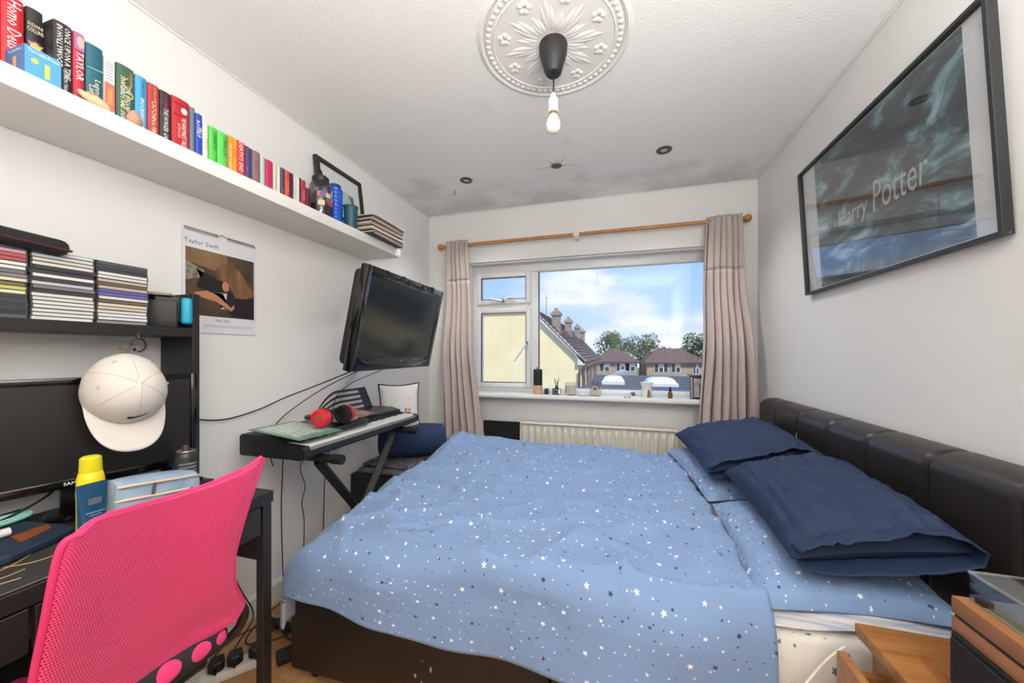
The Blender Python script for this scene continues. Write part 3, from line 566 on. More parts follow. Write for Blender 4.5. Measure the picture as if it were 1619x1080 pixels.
m = MB(); m.box((LX+.001, 2.07, 1.29), (LX+.02, 2.19, 1.43), .003); m.tube([(LX+.02, 2.13, 1.36), (LX+.14, 2.0, 1.36), (-1.26, 1.735, 1.36), (-1.215, 1.735, 1.36)], .016, 10)
m.build('wall_arm', mbk, t, True)
def cable(name, label, pts, r=.0025, mat=None, sm=8): return tag(MB().tube(pts, r, 8, smooth=sm).build(name, mat or mbk, smooth=True), label, 'cable')
cable('power_cable', 'black cable sagging along the left wall from television to desk', [(-1.20, 1.42, 1.11), (-1.40, 1.42, 1.04), (-1.55, 1.38, .98), (-1.575, 1.27, .94), (-1.575, 1.12, .92), (-1.575, 1.0, .945), (-1.575, .955, .99), (-1.575, .94, .93), (-1.575, .938, .8)], .003)
cable('aerial_cable', 'black cable dropping from television corner to behind the keyboard', [(-1.19, 1.45, 1.11), (-1.40, 1.46, 1.02), (-1.56, 1.44, .92), (-1.575, 1.36, .86), (-1.575, 1.33, .80), (-1.575, 1.33, .7), (-1.575, 1.34, .66)], .0024)
cable('signal_cable', 'thin black cable from television centre down behind the music rest', [(-1.21, 1.68, 1.11), (-1.46, 1.75, 1.03), (-1.565, 1.75, .96), (-1.575, 1.72, .88), (-1.575, 1.70, .7), (-1.575, 1.66, .5), (-1.575, 1.65, .2), (-1.56, 1.64, .01)], .0022)
cable('thin_wire', 'wavy thin black wire hanging below the keyboard on the wall', [(-1.575, 1.50, .78), (-1.57, 1.515, .66), (-1.575, 1.495, .6), (-1.57, 1.52, .5), (-1.575, 1.505, .42), (-1.57, 1.515, .3), (-1.56, 1.49, .01)], .002)
cable('straight_wire', 'straight thin black wire hanging left-most below the keyboard', [(-1.575, 1.40, .80), (-1.575, 1.39, .6), (-1.575, 1.385, .4), (-1.56, 1.385, .01)], .0022)
# ================================================================== KEYBOARD ON X-STAND
KZ = .782
kb = thing('electronic_keyboard', 'black electronic piano keyboard with white keys along the left wall', 'keyboard', (-1.315, 1.525, KZ))
L2 = .415; D2 = .165
m = MB(); pr = [(-D2, .005), (-D2+.01, 0), (D2-.02, 0), (D2, .012), (D2, .038), (D2-.012, .05), (.04, .056), (.036, .072), (-.02, .086), (-D2+.01, .086), (-D2, .076)]
m.prism([(a, -L2, b) for a, b in pr], (0, .035, 0)); m.prism([(a, L2-.035, b) for a, b in pr], (0, .035, 0)); 
pr2 = [(-D2, .005), (-D2+.01, 0), (D2-.02, 0), (D2, .012), (D2, .034), (D2-.004, .036), (.038, .036), (.036, .072), (-.02, .086), (-D2+.01, .086), (-D2, .076)]
m.prism([(a, -L2+.035, b) for a, b in pr2], (0, 2*L2-.07, 0)); part('body', m, M('keyboard_black', (30,30,32), .4), kb)
part('front_trim', MB().box((D2-.013, -L2+.03, .034), (D2+.001, L2-.03, .047), .004), M('keyboard_grey', (128,128,128), .35), kb, True)
ivory = M('key_white', (236,235,230), .3); nW = 45; kw = (2*L2-.075)/nW
for k in range(nW):
    y = -L2+.0375+k*kw; part('white_key', MB().box((.038, y+.0006, .036), (D2-.014, y+kw-.0006, .0555)), ivory, kb)
for k in range(nW-1):
    if k % 7 in (0, 1, 3, 4, 5): y = -L2+.0375+(k+1)*kw; part('black_key', MB().box((.038, y-.0045, .0556), (.092, y+.0045, .066), .0015, 1), BLK, kb)
part('control_panel', MB().prism([(.030, -.26, .0742), (.030, .37, .0742), (-.014, .37, .0852), (-.014, -.26, .0852)], (0, 0, .001)), M('panel_dark', (44,44,46), .35), kb)
for k in range(9): part('button', MB().box((.0, -.2+k*.045, .0825), (.012, -.18+k*.045, .0855)), M('keyboard_grey'), kb)
st = thing('keyboard_stand', 'black folding X-frame stand under the electronic keyboard', 'keyboard stand', (-1.28, 1.52, 0))
bar = lambda a, b, r=.016: MB().tube([a, b], r, 4)
for yA, yB, x in ((-.29, .29, .075), (.29, -.29, .045)):
    part('leg', bar((x, yA, KZ-.035), (x, yB, .03), .022), mbk, st)
    part('arm', MB().tube([(-.14, yA, KZ-.021), (.16, yA, KZ-.021)], .0175, 12), mbk, st, True)
    part('end_cap', MB().tube([(.155, yA, KZ-.021), (.20, yA, KZ-.021)], .0205, 12), BLK, st, True)
    part('foot', MB().tube([(-.18, yB, .02), (.18, yB, .02)], .018, 10), mbk, st, True)
part('pivot', MB().tube([(.03, 0, KZ/2), (.105, 0, KZ/2)], .03, 14), BLK, st, True)
t = thing('music_rest', 'dark slotted music rest leaning back behind the keys', 'music rest', (-1.44, 1.68, KZ+.084), (0, rad(-25), 0))
m = MB(); ys = [-.215+.43*k/12 for k in range(13)]; hgt = lambda y: .135-.115*max(0, (-y-.02)/.2)**1.6
for q in range(5):
    f0 = q/4*.9; 
    m.grid(lambda u, v: (-.0, -.215+.43*u, (f0+.1*v)*hgt(-.215+.43*u)), 24, 1)
m.grid(lambda u, v: (0, .15+.065*u, v*hgt(.2)), 2, 2)
o = part('rest', m, M('dark_maroon_plastic', (44,30,32), .35), kb if False else t); solidify(o, .004, 0)
t = thing('song_booklet', 'dark red printed booklet lying on keyboard under the music rest', 'booklet', (-1.33, 1.58, KZ+.0875), (0, rad(7), rad(8)))
part('pages', MB().box((-.07, -.16, 0), (.06, .14, .004)), M('booklet_red', (120,66,62), .5, var=(22, .2, (196,150,130))), t); part('cover', MB().box((-.07, -.16, .004), (.06, .14, .005)), M('booklet_cover', (104,50,52), .35, var=(14, .1, (200,160,144))), t)
t = thing('song_sheet', 'green-edged printed sheet lying over the left end of the keyboard', 'sheet', (-1.285, 1.22, KZ+.0872), (0, rad(4), rad(-4)))
part('sheet', MB().box((-.165, -.105, 0), (.125, .105, .002)), M('sheet_green', (92,140,116), .5), t)
part('print_area', MB().box((-.15, -.09, .002), (.09, .095, .0024)), M('sheet_print', (186,196,188), .6, var=(50, .1, (110,140,122), (.3, 1, 1))), t)
for k in range(7): part('text_line', MB().box((-.13+k*.03, -.08, .0024), (-.122+k*.03, .08, .0027)), M('sheet_text', (226,232,226), .6), t)
red = M('headphone_red', (214,30,48), .3)
t = thing('headphones', 'red and black over-ear headphones resting on the keyboard', 'headphones', (-1.25, 1.35, KZ+.09), (0, 0, rad(-8)))
def cup(y, tilt):
    mt = Matrix.Translation((.03, y, .045)) @ Matrix.Rotation(rad(tilt), 4, 'Z') @ Matrix.Rotation(pi/2, 4, 'X')
    c = part('ear_cup', MB().lathe([(.02, -.026), (.036, -.022), (.041, -.008), (.041, .006)], n=24, mtx=mt), red, t, True)
    MB().lathe([(.04, .006), (.043, .012), (.04, .026), (.03, .028), (.026, .018), (.001, .016)], n=24, mtx=XF[t.name] @ mt).build('ear_pad', BLK, c, True)
    MB().lathe([(.001, -.0275), (.018, -.027), (.02, -.024)], n=20, mtx=XF[t.name] @ mt).build('badge', M('copper_badge', (170,92,78), .35, .4), c, True)
cup(-.07, 205); cup(.055, 15)
part('headband', MB().tube([(.03, -.085, .05), (-.02, -.095, .045), (-.075, -.06, .04), (-.095, 0, .038), (-.075, .06, .04), (-.02, .085, .045), (.03, .07, .05)], .009, 10, smooth=5), BLK, t, True)
part('headband_pad', MB().tube([(-.07, -.055, .037), (-.086, 0, .034), (-.07, .055, .037)], .012, 10, smooth=5), red, t, True)
t = thing('folded_strap', 'black strap bundle lying across the white keys by the headphones', 'strap', (-1.22, 1.44, KZ+.06), (0, 0, rad(10)))
part('strap', MB().tube([(-.02, -.12, .012), (.02, -.06, .018), (.035, .02, .02), (.03, .09, .018), (-.02, .12, .02)], [.01, .014, .016, .014, .01], 10, smooth=5), BLK, t, 2)
part('tag', MB().box((.03, .085, -.005), (.034, .095, .012), .001), M('brushed_steel', (150,150,150), .35, 1), t)
# corner: low black cabinet, navy bolster, cushion
t = thing('low_cabinet', 'low black cabinet in the corner under the navy bolster', 'cabinet', (-1.39, 2.2, 0))
part('body', MB().box((-.19, -.33, 0), (.15, .28, .455), .004), mbk, t); part('door', MB().box((.15, -.32, .03), (.165, .27, .44), .003), mbk, t)
t = thing('folded_textile', 'dark patterned folded textile on the black cabinet under the bolster', 'textile', (-1.36, 2.13, .455))
part('fold', MB().box((-.18, -.25, 0), (.17, .2, .035), .015, 3), M('dark_print_cloth', (40,40,52), .8, var=(25, .1, (120,116,120))), t, 2); part('top_fold', MB().box((-.17, -.22, .035), (.16, .18, .06), .012, 3), M('dark_print_cloth'), t, 2)
t = thing('bolster', 'dark navy denim roll lying on the corner cabinet', 'bolster', (-1.40, 2.06, .515), (0, 0, rad(0)))
denim = M('navy_denim', (30,50,86), .85, bump=(250, .3, .001), var=(5, .2, (22,38,66)))
part('roll', MB().lathe([(.001, -.22), (.07, -.215), (.098, -.19), (.104, -.12), (.108, 0), (.106, .14), (.1, .2), (.07, .21), (.001, .215)], n=28, mtx=Matrix.Translation((.10, .06, .11)) @ Matrix.Rotation(rad(-62), 4, 'Z') @ Matrix.Rotation(pi/2, 4, 'X')), denim, t, 2)
part('red_patch', MB().box((-.03, -.05, .217), (.05, .04, .221)), M('patch_red', (170,44,64), .7, var=(40, .1, (226,190,190))), t)
t = thing('scatter_cushion', 'white printed scatter cushion with black piping standing against the left wall', 'cushion', (-1.36, 2.06, .845), (rad(0), rad(-6), rad(-42)))
cw, ch_ = .13, .155
def pil(u, v, s, w, h, th, p=2.6):
    a = 2*u-1; b = 2*v-1; pinch = 1-.10*(1-abs(a)**2)*abs(b)**3; pin2 = 1-.10*(1-abs(b)**2)*abs(a)**3
    return (s*th*(max(0, (1-abs(a)**p)*(1-abs(b)**p)))**.5, a*w*pin2, b*h*pinch)
part('cover', MB().grid(lambda u, v: pil(u, v, 1, cw, ch_, .055), 22, 22), M('cushion_cotton', (214,212,208), .85, bump=(300, .2, .001)), t, 2)
part('back_cover', MB().grid(lambda u, v: pil(u, v, -1, cw, ch_, .045), 22, 22), M('cushion_black', (30,32,40), .85), t, 2)
ring = [pil(u, 0, 0, cw, ch_, 0) for u in [k/12 for k in range(12)]]+[pil(1, v, 0, cw, ch_, 0) for v in [k/12 for k in range(12)]]+[pil(1-u, 1, 0, cw, ch_, 0) for u in [k/12 for k in range(12)]]+[pil(0, 1-v, 0, cw, ch_, 0) for v in [k/12 for k in range(12)]]
part('piping', MB().tube(ring, .005, 8, closed=True), M('cushion_black'), t, True)
part('bus_print', MB().box((.054, .02, -.05), (.057, .052, -.005)), M('print_bus_red', (168,52,44), .7), t); part('bus_windows', MB().box((.057, .025, -.03), (.0575, .047, -.02)).box((.057, .025, -.014), (.0575, .047, -.008)), INK['c'], t)
random.seed(8); m = MB()
for k in range(26):
    y = random.choice((-.06, -.055, .06, .05))+random.gauss(0, .012); z = random.uniform(-.09, .07); p0 = V(pil(.5+y/cw/2, .5+z/ch_/2, 1, cw, ch_, .055))
    m.tube([p0+V((.001, 0, 0)), p0+V((.001, random.gauss(0, .008), random.gauss(0, .012)))], .0008, 4)
o = part('line_drawing', m, M('drawing_grey', (110,108,108), .8), t); o['kind'] = 'stuff'
# ================================================================== DESK WITH HUTCH
DZ = .745; dk = M('black_brown_desk', (38,36,36), .45, var=(60, .2, (32,30,30), (1, .1, 1)))
t = thing('computer_desk', 'black-brown computer desk with raised shelf along the left wall', 'desk', (-1.34, .41, 0))
D = lambda nm, a, b, bv=.0015, mt=dk: MB().box(a, b, bv, 1).build(nm, mt, t)
D('desk_top', (LX+.02, -.12, .708), (-1.09, .93, DZ))
for x0, y0 in ((-1.12, .893), (-1.57, .893), (-1.12, -.12), (-1.57, -.12)): D('leg', (x0, y0, 0), (x0+.03, y0+.03, .708))
D('side_apron', (-1.57+.03, .897, .525), (-1.12, .915, .708)); D('back_rail', (-1.565, -.09, .62), (-1.55, .893, .708))
dr = D('drawer', (-1.106, .42, .617), (-1.09, .886, .704)); MB().box((-1.50, .43, .625), (-1.106, .88, .70)).build('drawer_box', dk, dr)
dr = D('drawer', (-1.106, -.08, .617), (-1.09, .412, .704)); MB().box((-1.50, -.07, .625), (-1.106, .40, .70)).build('drawer_box', dk, dr)
D('hutch_side', (LX+.003, .906, DZ), (-1.426, .928, 1.405)); D('hutch_side', (LX+.003, -.12, DZ), (-1.426, -.098, 1.405)); D('hutch_shelf', (LX+.003, -.098, 1.253), (-1.426, .906, 1.284))
# CD cases
cdp = M('cd_clear_plastic', (96,96,98), .2, var=(60, .2, (70,70,72)))
SA = [(120,120,122), (214,170,190), (190,84,84), (186,78,78), (226,224,220), (222,220,216), (110,112,112), (128,128,126), (216,206,180), (120,104,84), (190,196,90), (222,214,190), (52,54,56), (60,64,66), (48,50,52), (56,58,60), (46,48,50), (90,92,92)]
SB = [(206,212,206), (200,214,222), (212,200,184), (216,216,210), (56,56,58), (62,64,64), (222,222,218), (60,60,62), (190,186,200), (120,120,118), (60,60,62), (214,210,200), (206,206,202), (214,214,212), (210,210,208), (218,214,204), (212,214,214), (216,216,216)]
SC = [(82,84,90), (66,68,84), (60,62,66), (220,220,218), (216,214,206), (188,178,162), (110,86,70), (190,176,156), (100,88,160), (108,96,164), (212,212,206), (110,92,80), (214,202,178), (206,190,166), (222,218,216), (220,220,220), (214,214,214), (150,148,144)]
def cname(c):
    r_, g_, b_ = c
    if max(c)-min(c) < 28: return 'white' if r_ > 195 else ('grey' if r_ > 100 else 'black')
    if b_ > r_ and b_ > g_+30: return 'purple'
    if r_ > g_+60: return 'red'
    if r_ > 205: return 'cream'
    if g_ > 150 and b_ < 130: return 'lime'
    return 'brown'
nth = ['lowest', 'second', 'third', 'fourth', 'fifth', 'sixth', 'seventh', 'eighth', 'ninth', 'tenth', 'eleventh', 'twelfth', 'thirteenth', 'fourteenth', 'fifteenth', 'sixteenth', 'seventeenth', 'topmost']
random.seed(21); cd_mesh = None
for sname, y0, y1, cl in (('left-hand', .42, .541, SA), ('middle', .543, .663, SB), ('right-hand', .665, .786, SC)):
    for k, c in enumerate(reversed(cl)):
        pos = nth[k] if k in (0, 17) else nth[k]+' from the bottom'
        j = random.uniform(-.003, .003); jx = random.uniform(-.003, .002)
        z = 1.2842+k*.0101
        o = thing('cd_case', 'CD case with %s spine, %s in the %s stack' % (cname(c), pos, sname), 'CD case', (-1.435+jx, (y0+y1)/2+j*.4, z), group='CD cases stacked on the desk shelf')
        if cd_mesh is None:
            m = MB().box((-.141, -.0595, .0002), (0, .0595, .0018)).box((-.141, -.0595, .0078), (0, .0595, .0098)).box((-.141, -.0595, .0018), (-.001, -.0565, .0078)).box((-.141, .0565, .0018), (-.001, .0595, .0078)).box((-.139, -.0565, .0018), (-.1, .0565, .0078))
            p = part('case', m, cdp, o); cd_mesh = p.data
        else:
            p = bpy.data.objects.new('case', cd_mesh); C.objects.link(p); p.parent = o
        part('spine_insert', MB().box((-.099, -.0558, .0019), (-.002, .0558, .0077)).box((-.002, -.0558, .0013), (.0004, .0558, .0086)), M('cd_insert_%d_%d_%d' % c, c, .5), o)
t = thing('laptop_sleeve', 'black zipped case lying on top of the left-hand CD stack', 'case', (-1.50, .42, 1.4665), (rad(-3.5), 0, 0))
part('shell', MB().box((-.08, -.25, 0), (.095, .185, .042), .018, 4), M('neoprene_black', (26,28,30), .7), t, True); part('zip', MB().box((-.0815, -.25, .012), (.0965, .1865, .018), .006, 2), M('zip_red', (84,26,30), .6), t)
# games console in dock
t = thing('games_console_dock', 'black games console dock with a blue controller at the desk shelf end', 'games console', (-1.472, .838, 1.2842), (0, 0, rad(-38)))
part('dock', MB().box((-.027, -.063, 0), (.027, .045, .09), .004, 2), M('dock_black', (26,26,27), .5), t, True)
part('screen_unit', MB().box((-.008, -.06, .02), (.008, .05, .105), .003), pbk, t)
part('controller', MB().box((-.012, .051, .012), (.014, .082, .104), .011, 4), M('controller_blue', (18,160,190), .35), t, True)
part('port_panel', MB().box((.0272, .01, .02), (.0276, .04, .05)), BLK, t)
t = thing('game_box', 'grey and red game box lying on the console dock', 'game box', (-1.48, .83, 1.39), (0, 0, rad(-38)))
part('case', MB().box((-.03, -.055, 0), (.03, .04, .008), .001), M('game_box_grey', (150,142,124), .6), t); part('red_end', MB().box((-.031, -.056, .0), (.031, -.03, .0085), .001), M('zip_red2', (200,36,44), .5), t)
# monitor
mr_ = rad(-14)
t = thing('computer_monitor', 'black computer monitor with glossy bezel on the desk behind the cap', 'monitor', (-1.438, .63, DZ), (0, 0, -mr_*-1.0))
hw = .262; z0, z1 = .085, .385
m = MB(); b_ = .018
for a, b in (((-.012, -hw, z0), (.012, -hw+b_, z1)), ((-.012, hw-b_, z0), (.012, hw, z1)), ((-.012, -hw+b_, z1-b_), (.012, hw-b_, z1)), ((-.012, -hw+b_, z0), (.012, hw-b_, z0+.024))): m.box(a, b, .003)
part('bezel', m, pbk, t, True); part('screen', MB().box((-.004, -hw+b_-.001, z0+.022), (.004, hw-b_+.001, z1-b_+.001)), M('monitor_screen', (26,26,25), .35), t)
part('back_cover', MB().box((-.04, -.17, z0+.02), (-.012, .17, z1-.04), .012, 2), mbk, t); text('logo', 'SAMSUNG', (.0122, 0, z0+.013), (0, 1, 0), (0, 0, 1), INK['w'], t, h=.0085, w=.06)
part('neck', MB().box((-.03, -.03, .01), (-.006, .03, z0+.06), .004), pbk, t); part('base', MB().lathe([(.001, 0), (.075, 0), (.077, .006), (.07, .012), (.001, .014)], (-.03, 0.02, 0), 32), pbk, t, True)
# cap
capm = M('cap_cotton', (214,207,198), .85, bump=(350, .25, .001)); seam = M('cap_seam', (206,199,190), .85)
t = thing('baseball_cap', 'white baseball cap with small black swoosh hanging on the monitor', 'cap', (-1.362, .690, 1.092), (0, rad(-13), rad(-10)))
R = .097
def dome(u, v):
    th = 2*pi*u; ph = v*pi/2; r = R*sin(ph)**.9; k = 1+.025*cos(th*3+.4)*sin(ph)+.02*nz3(3*cos(th), 3*sin(th), v*3)
    return (.105*cos(ph)*(1-.06*cos(th)), r*k*.90*cos(th+pi/2), r*k*1.04*sin(th+pi/2))
o = part('crown', MB().grid(dome, 48, 20, cu=True), capm, t, 2); solidify(o, .002, -1)
for k in range(6):
    th = (k+.5)/6 if k not in (99,) else 0
    part('seam', MB().tube([V(dome(k/6, v/14))+V((.0006, 0, 0)) for v in range(1, 15)], .0011, 5), seam, t, True)
part('button', MB().lathe([(.001, -.003), (.008, -.002), (.0075, .003), (.001, .006)], n=14, mtx=Matrix.Translation((.105, 0, 0)) @ Matrix.Rotation(pi/2, 4, 'Y')), capm, t, True)
for k in (1, 4, 5, 0):
    p = V(dome((k+.5)/6, .55)); part('eyelet', MB().tube([p+V((.002, .004*cos(a), .004*sin(a))) for a in [2*pi*q/10 for q in range(10)]], .0012, 5, closed=True), seam, t, True)
def brim(u, v):
    a = (u-.5)*2; th = a*1.2; y0, z0_ = R*.89*sin(th), -R*1.02*cos(th)
    y1, z1_ = R*.93*sin(th), -R*.98*cos(th)-.084*max(0, 1-abs(a)**3.4)**.55
    return (.004+.028*(1-a*a)*(v*.6+.4), y0+(y1-y0)*v, z0_+(z1_-z0_)*v)
o = part('brim', MB().grid(brim, 40, 10), capm, t, 2); solidify(o, .003, 0)
sw = [(-.020, 0), (-.017, .003), (-.012, .0005), (-.002, .0005), (.010, .004), (.020, .010), (.008, .0005), (-.004, -.0045), (-.013, -.006), (-.019, -.004)]
dA, dB = V(dome(.5, .56)), V(dome(.5, .68)); dn = (dA-dB); upv = dn.normalized(); nrm_ = V((upv.z*-1, 0, upv.x)); nrm_ = nrm_ if nrm_.x > 0 else -nrm_; cw_ = (dA+dB)/2+nrm_*.005
part('swoosh', MB().prism([cw_+V((0, a, 0))+upv*b for a, b in sw], nrm_*.002), INK['k'], t)
# keyring hanging from shelf edge
t = thing('key_ring', 'bunch of keys on a black ring hooked above the cap', 'keys', (-1.405, .745, 1.222))
part('ring', MB().tube([(0, .018*cos(a), .020*sin(a)) for a in [2*pi*q/20 for q in range(20)]], .0025, 8, closed=True), BLK, t, True)
for k, (a, c) in enumerate(((-40, (196,150,110)), (-70, (150,150,150)), (-15, (180,176,160)))):
    mt = Matrix.Translation((.004+.003*k, -.012, -.012)) @ Matrix.Rotation(rad(a+40), 4, 'X')
    part('key', MB().box((-.001, -.035, -.004), (.001, 0, .004), mtx=mt).lathe([(.009, -.001), (.009, .001)], n=12, mtx=mt @ Matrix.Rotation(pi/2, 4, 'Y')), M('key_metal_%d' % k, c, .3, 1), t)
part('hook', MB().tube([(0, .0, .02), (.0, .002, .03), (-.01, 0, .031)], .002, 6), M('brushed_steel'), t, True)
# desk-top items
t = thing('spray_can', 'dark aerosol can with grey printed label at the desk back corner', 'spray can', (-1.30, .806, DZ))
part('can', MB().lathe([(.03, 0), (.031, .003), (.031, .128), (.027, .14), (.02, .146)], n=24), M('can_dark', (52,52,54), .35, .3), t, True); part('rim', MB().tube([(.021*cos(2*pi*k/20), .021*sin(2*pi*k/20), .146) for k in range(20)], .002, 6, closed=True), M('can_rim', (190,188,176), .3, .8), t, True)
part('nozzle', MB().lathe([(.009, .146), (.009, .156), (.006, .164)], n=14), M('nozzle_brown', (70,44,40), .5), t, True)
for k in range(8): part('label_line', MB().grid(lambda u, v: (.0313*cos(-1.1+u*1.5), .0313*sin(-1.1+u*1.5), .03+k*.011+v*.006), 8, 1), M('can_text', (120,118,116), .5), t)
t = thing('deodorant_bottle', 'bright yellow deodorant bottle with domed cap behind the teal tube', 'bottle', (-1.22, .556, DZ)); ylw = M('bottle_yellow', (238,214,20), .3)
part('body', MB().lathe([(.022, 0), (.0235, .004), (.0235, .15), (.02, .166), (.018, .168)], n=24), ylw, t, True); part('cap', MB().lathe([(.019, .166), (.0195, .168), (.0185, .2), (.014, .204), (.001, .204)], n=24), M('cap_yellow', (226,212,24), .35), t, True)
part('band', MB().lathe([(.0237, .11), (.0237, .128)], n=24, cap=False), INK['w'], t, True); part('badge', MB().grid(lambda u, v: (.0238*cos(-.1+u*.5), .0238*sin(-.1+u*.5), .134+v*.008), 5, 1), INK['k'], t)
t = thing('cream_tube', 'dark teal squeeze tube standing on its cap before the yellow bottle', 'tube', (-1.155, .529, DZ)); tt = M('tube_teal', (10,70,104), .35)
part('tube', MB().grid(lambda u, v: ((.02*(1-v)**.8+.0012)*cos(2*pi*u), (.0215+.005*v)*sin(2*pi*u), .02+.135*v), 28, 10, cu=True), tt, t, 2); part('cap', MB().lathe([(.02, 0), (.0215, .002), (.0215, .02), (.02, .021)], n=24), M('cap_navy', (20,40,70), .4), t, True)
part('crest', MB().box((.0095, -.011, .108), (.0102, .011, .122)), M('crest_grey', (120,128,130), .5, var=(300, .1, (60,70,76))), t); part('label_line', MB().box((.0118, -.016, .09), (.0125, .016, .0915)).box((.0125, -.01, .084), (.0132, .01, .0853)), M('label_silver', (150,176,190), .5), t)
t = thing('pencil_case', 'pale blue zipped pencil case with cream zips on the desk', 'pencil case', (-1.215, .662, DZ+.012), (rad(-8), 0, 0)); pcm = M('case_pale_blue', (122,148,176), .6, var=(16, .1, (176,194,208)))
part('body', MB().grid(lambda u, v: ((.05*(1-.25*abs(2*v-1)**3)*math.copysign(abs(cos(2*pi*u))**.6, cos(2*pi*u))), (2*v-1)*.095*(1-.06*abs(sin(2*pi*u))), .062+.05*(1-.1*abs(2*v-1)**4)*math.copysign(abs(sin(2*pi*u))**.6, sin(2*pi*u))+.012*(v-.5)*0), 36, 14, cu=True).quad(*[(.05*.75*math.copysign(abs(cos(2*pi*k/36))**.6, cos(2*pi*k/36)), -.095*(1-.06*abs(sin(2*pi*k/36))), .062+.045*math.copysign(abs(sin(2*pi*k/36))**.6, sin(2*pi*k/36))) for k in range(36)]).quad(*[(.05*.75*math.copysign(abs(cos(2*pi*k/36))**.6, cos(2*pi*k/36)), .095*(1-.06*abs(sin(2*pi*k/36))), .062+.045*math.copysign(abs(sin(2*pi*k/36))**.6, sin(2*pi*k/36))) for k in range(36)]), pcm, t, True)
zipm = M('zip_cream', (222,200,164), .6)
for zz in (.10, .066): part('zip', MB().tube([(.036, -.092, zz-.004), (.0495, -.06, zz), (.052, 0, zz), (.0495, .06, zz), (.036, .092, zz-.004)], .0035, 6, smooth=4), zipm, t, True)
part('zip_pull', MB().box((.053, -.03, .07), (.055, -.022, .1), .001), M('brushed_steel'), t); part('zip_pull', MB().box((.053, .06, .05), (.055, .068, .07), .001), M('brushed_steel'), t)
t = thing('binder_clip', 'black binder clip lying by the monitor foot behind the pencil case', 'clip', (-1.36, .75, DZ)); part('clip', MB().prism([(-.012, -.03, 0), (.012, -.03, 0), (.0, -.03, .03)], (0, .06, 0)), BLK, t); part('handle', MB().tube([(0, -.012, .03), (0, -.012, .075), (0, .012, .075), (0, .012, .03)], .0018, 6, smooth=3), M('brushed_steel'), t, True)
t = thing('fabric_pouch', 'navy fabric pouch with brown leather label lying on the desk', 'pouch', (-1.42, .52, DZ)); nv = M('pouch_navy', (28,44,66), .75, bump=(200, .3, .001))
m = MB(); pl = [(-1.565, .50), (-1.58, .585), (-1.52, .575), (-1.45, .545), (-1.285, .565), (-1.235, .44), (-1.26, .25), (-1.5, .25)]
part('body', MB().prism([(a+1.42, b-.52, .003) for a, b in pl], (0, 0, .022)), nv, t).modifiers.new('bev', 'BEVEL').width = .006
part('leather_label', MB().prism([(a+1.42, b-.52, .0255) for a, b in ((-1.352, .482), (-1.362, .543), (-1.323, .535), (-1.288, .475))], (0, 0, .002)), M('leather_tan', (132,72,30), .6, bump=(90, .3, .001)), t)
t = thing('mint_strap', 'mint green looped strap lying on the navy pouch', 'strap', (-1.45, .50, DZ+.027)); part('loop', MB().tube([(.0, -.06, .006), (.01, .0, .008), (.0, .045, .01), (-.02, .05, .012), (-.03, .0, .012), (-.03, -.06, .01)], .006, 8, smooth=4), M('mint_rubber', (132,196,176), .5), t, 2)
part('edge', MB().tube([(.004, -.06, .014), (.013, .0, .016), (.002, .042, .017)], .0015, 6, smooth=4), M('mint_pale', (206,230,222), .5), t, True)
t = thing('white_tube', 'short white plastic tube lying on the pouch at the frame edge', 'tube', (-1.36, .45, DZ+.026)); part('tube', MB().tube([(0, -.04, .011), (.0, .0, .011), (.0, .012, .011), (0, .022, .011)], [.011, .011, .0085, .0075], 14), M('tube_white', (214,216,214), .4), t, True); part('cap', MB().tube([(0, .021, .011), (0, .034, .011)], .0095, 14), WHITE, t, True)
t = thing('desk_mat', 'dark felt desk mat with gold line drawing at the desk front', 'desk mat', (-1.25, .3, DZ)); part('felt', MB().box((-.17, -.3, .0005), (.155, .27, .004), .0015), M('felt_dark', (44,43,44), .95, bump=(400, .4, .001)), t)
gold = M('gold_thread', (170,138,86), .5)
for pts in ([(-.02, .06), (.0, .1), (.03, .12), (.01, .16), (-.03, .2)], [(.02, .13), (.05, .16), (.05, .2), (.02, .24)], [(.06, .08), (.075, .11), (.07, .14)], [(-.05, .17), (-.02, .21), (-.05, .25)], [(.10, .09), (.11, .12)]):
    part('gold_line', MB().tube([(a, b, .0045) for a, b in pts], .0014, 6, smooth=5), gold, t, True)
part('gold_edge', MB().box((.1535, -.3, .0036), (.1552, .27, .0042)), M('mat_edge', (150,146,140), .5), t)
t = thing('mouse_mat', 'light blue mat at the right end of the desk', 'mat', (-1.2, .83, DZ)); part('pad', MB().box((-.12, -.09, .0004), (.07, .07, .003), .001), M('mat_blue', (96,140,168), .6), t); part('edge', MB().box((.066, -.09, .003), (.07, .07, .0034)), M('mat_blue_pale', (150,186,206), .6), t)
t = thing('small_gadget', 'small black gadget at the hutch foot on the desk', 'gadget', (-1.37, .865, DZ)); part('body', MB().box((-.03, -.02, 0), (.06, .035, .028), .006, 2), mbk, t, True); part('knob', MB().lathe([(.008, .028), (.008, .036), (.006, .038)], (.03, .008, 0), 12), BLK, t, True)
cable('monitor_cable', 'black cable running from the monitor foot across the desk', [(-1.50, .62, .83), (-1.47, .58, .81), (-1.45, .5, .785), (-1.44, .42, .775), (-1.44, .3, .774)], .003)
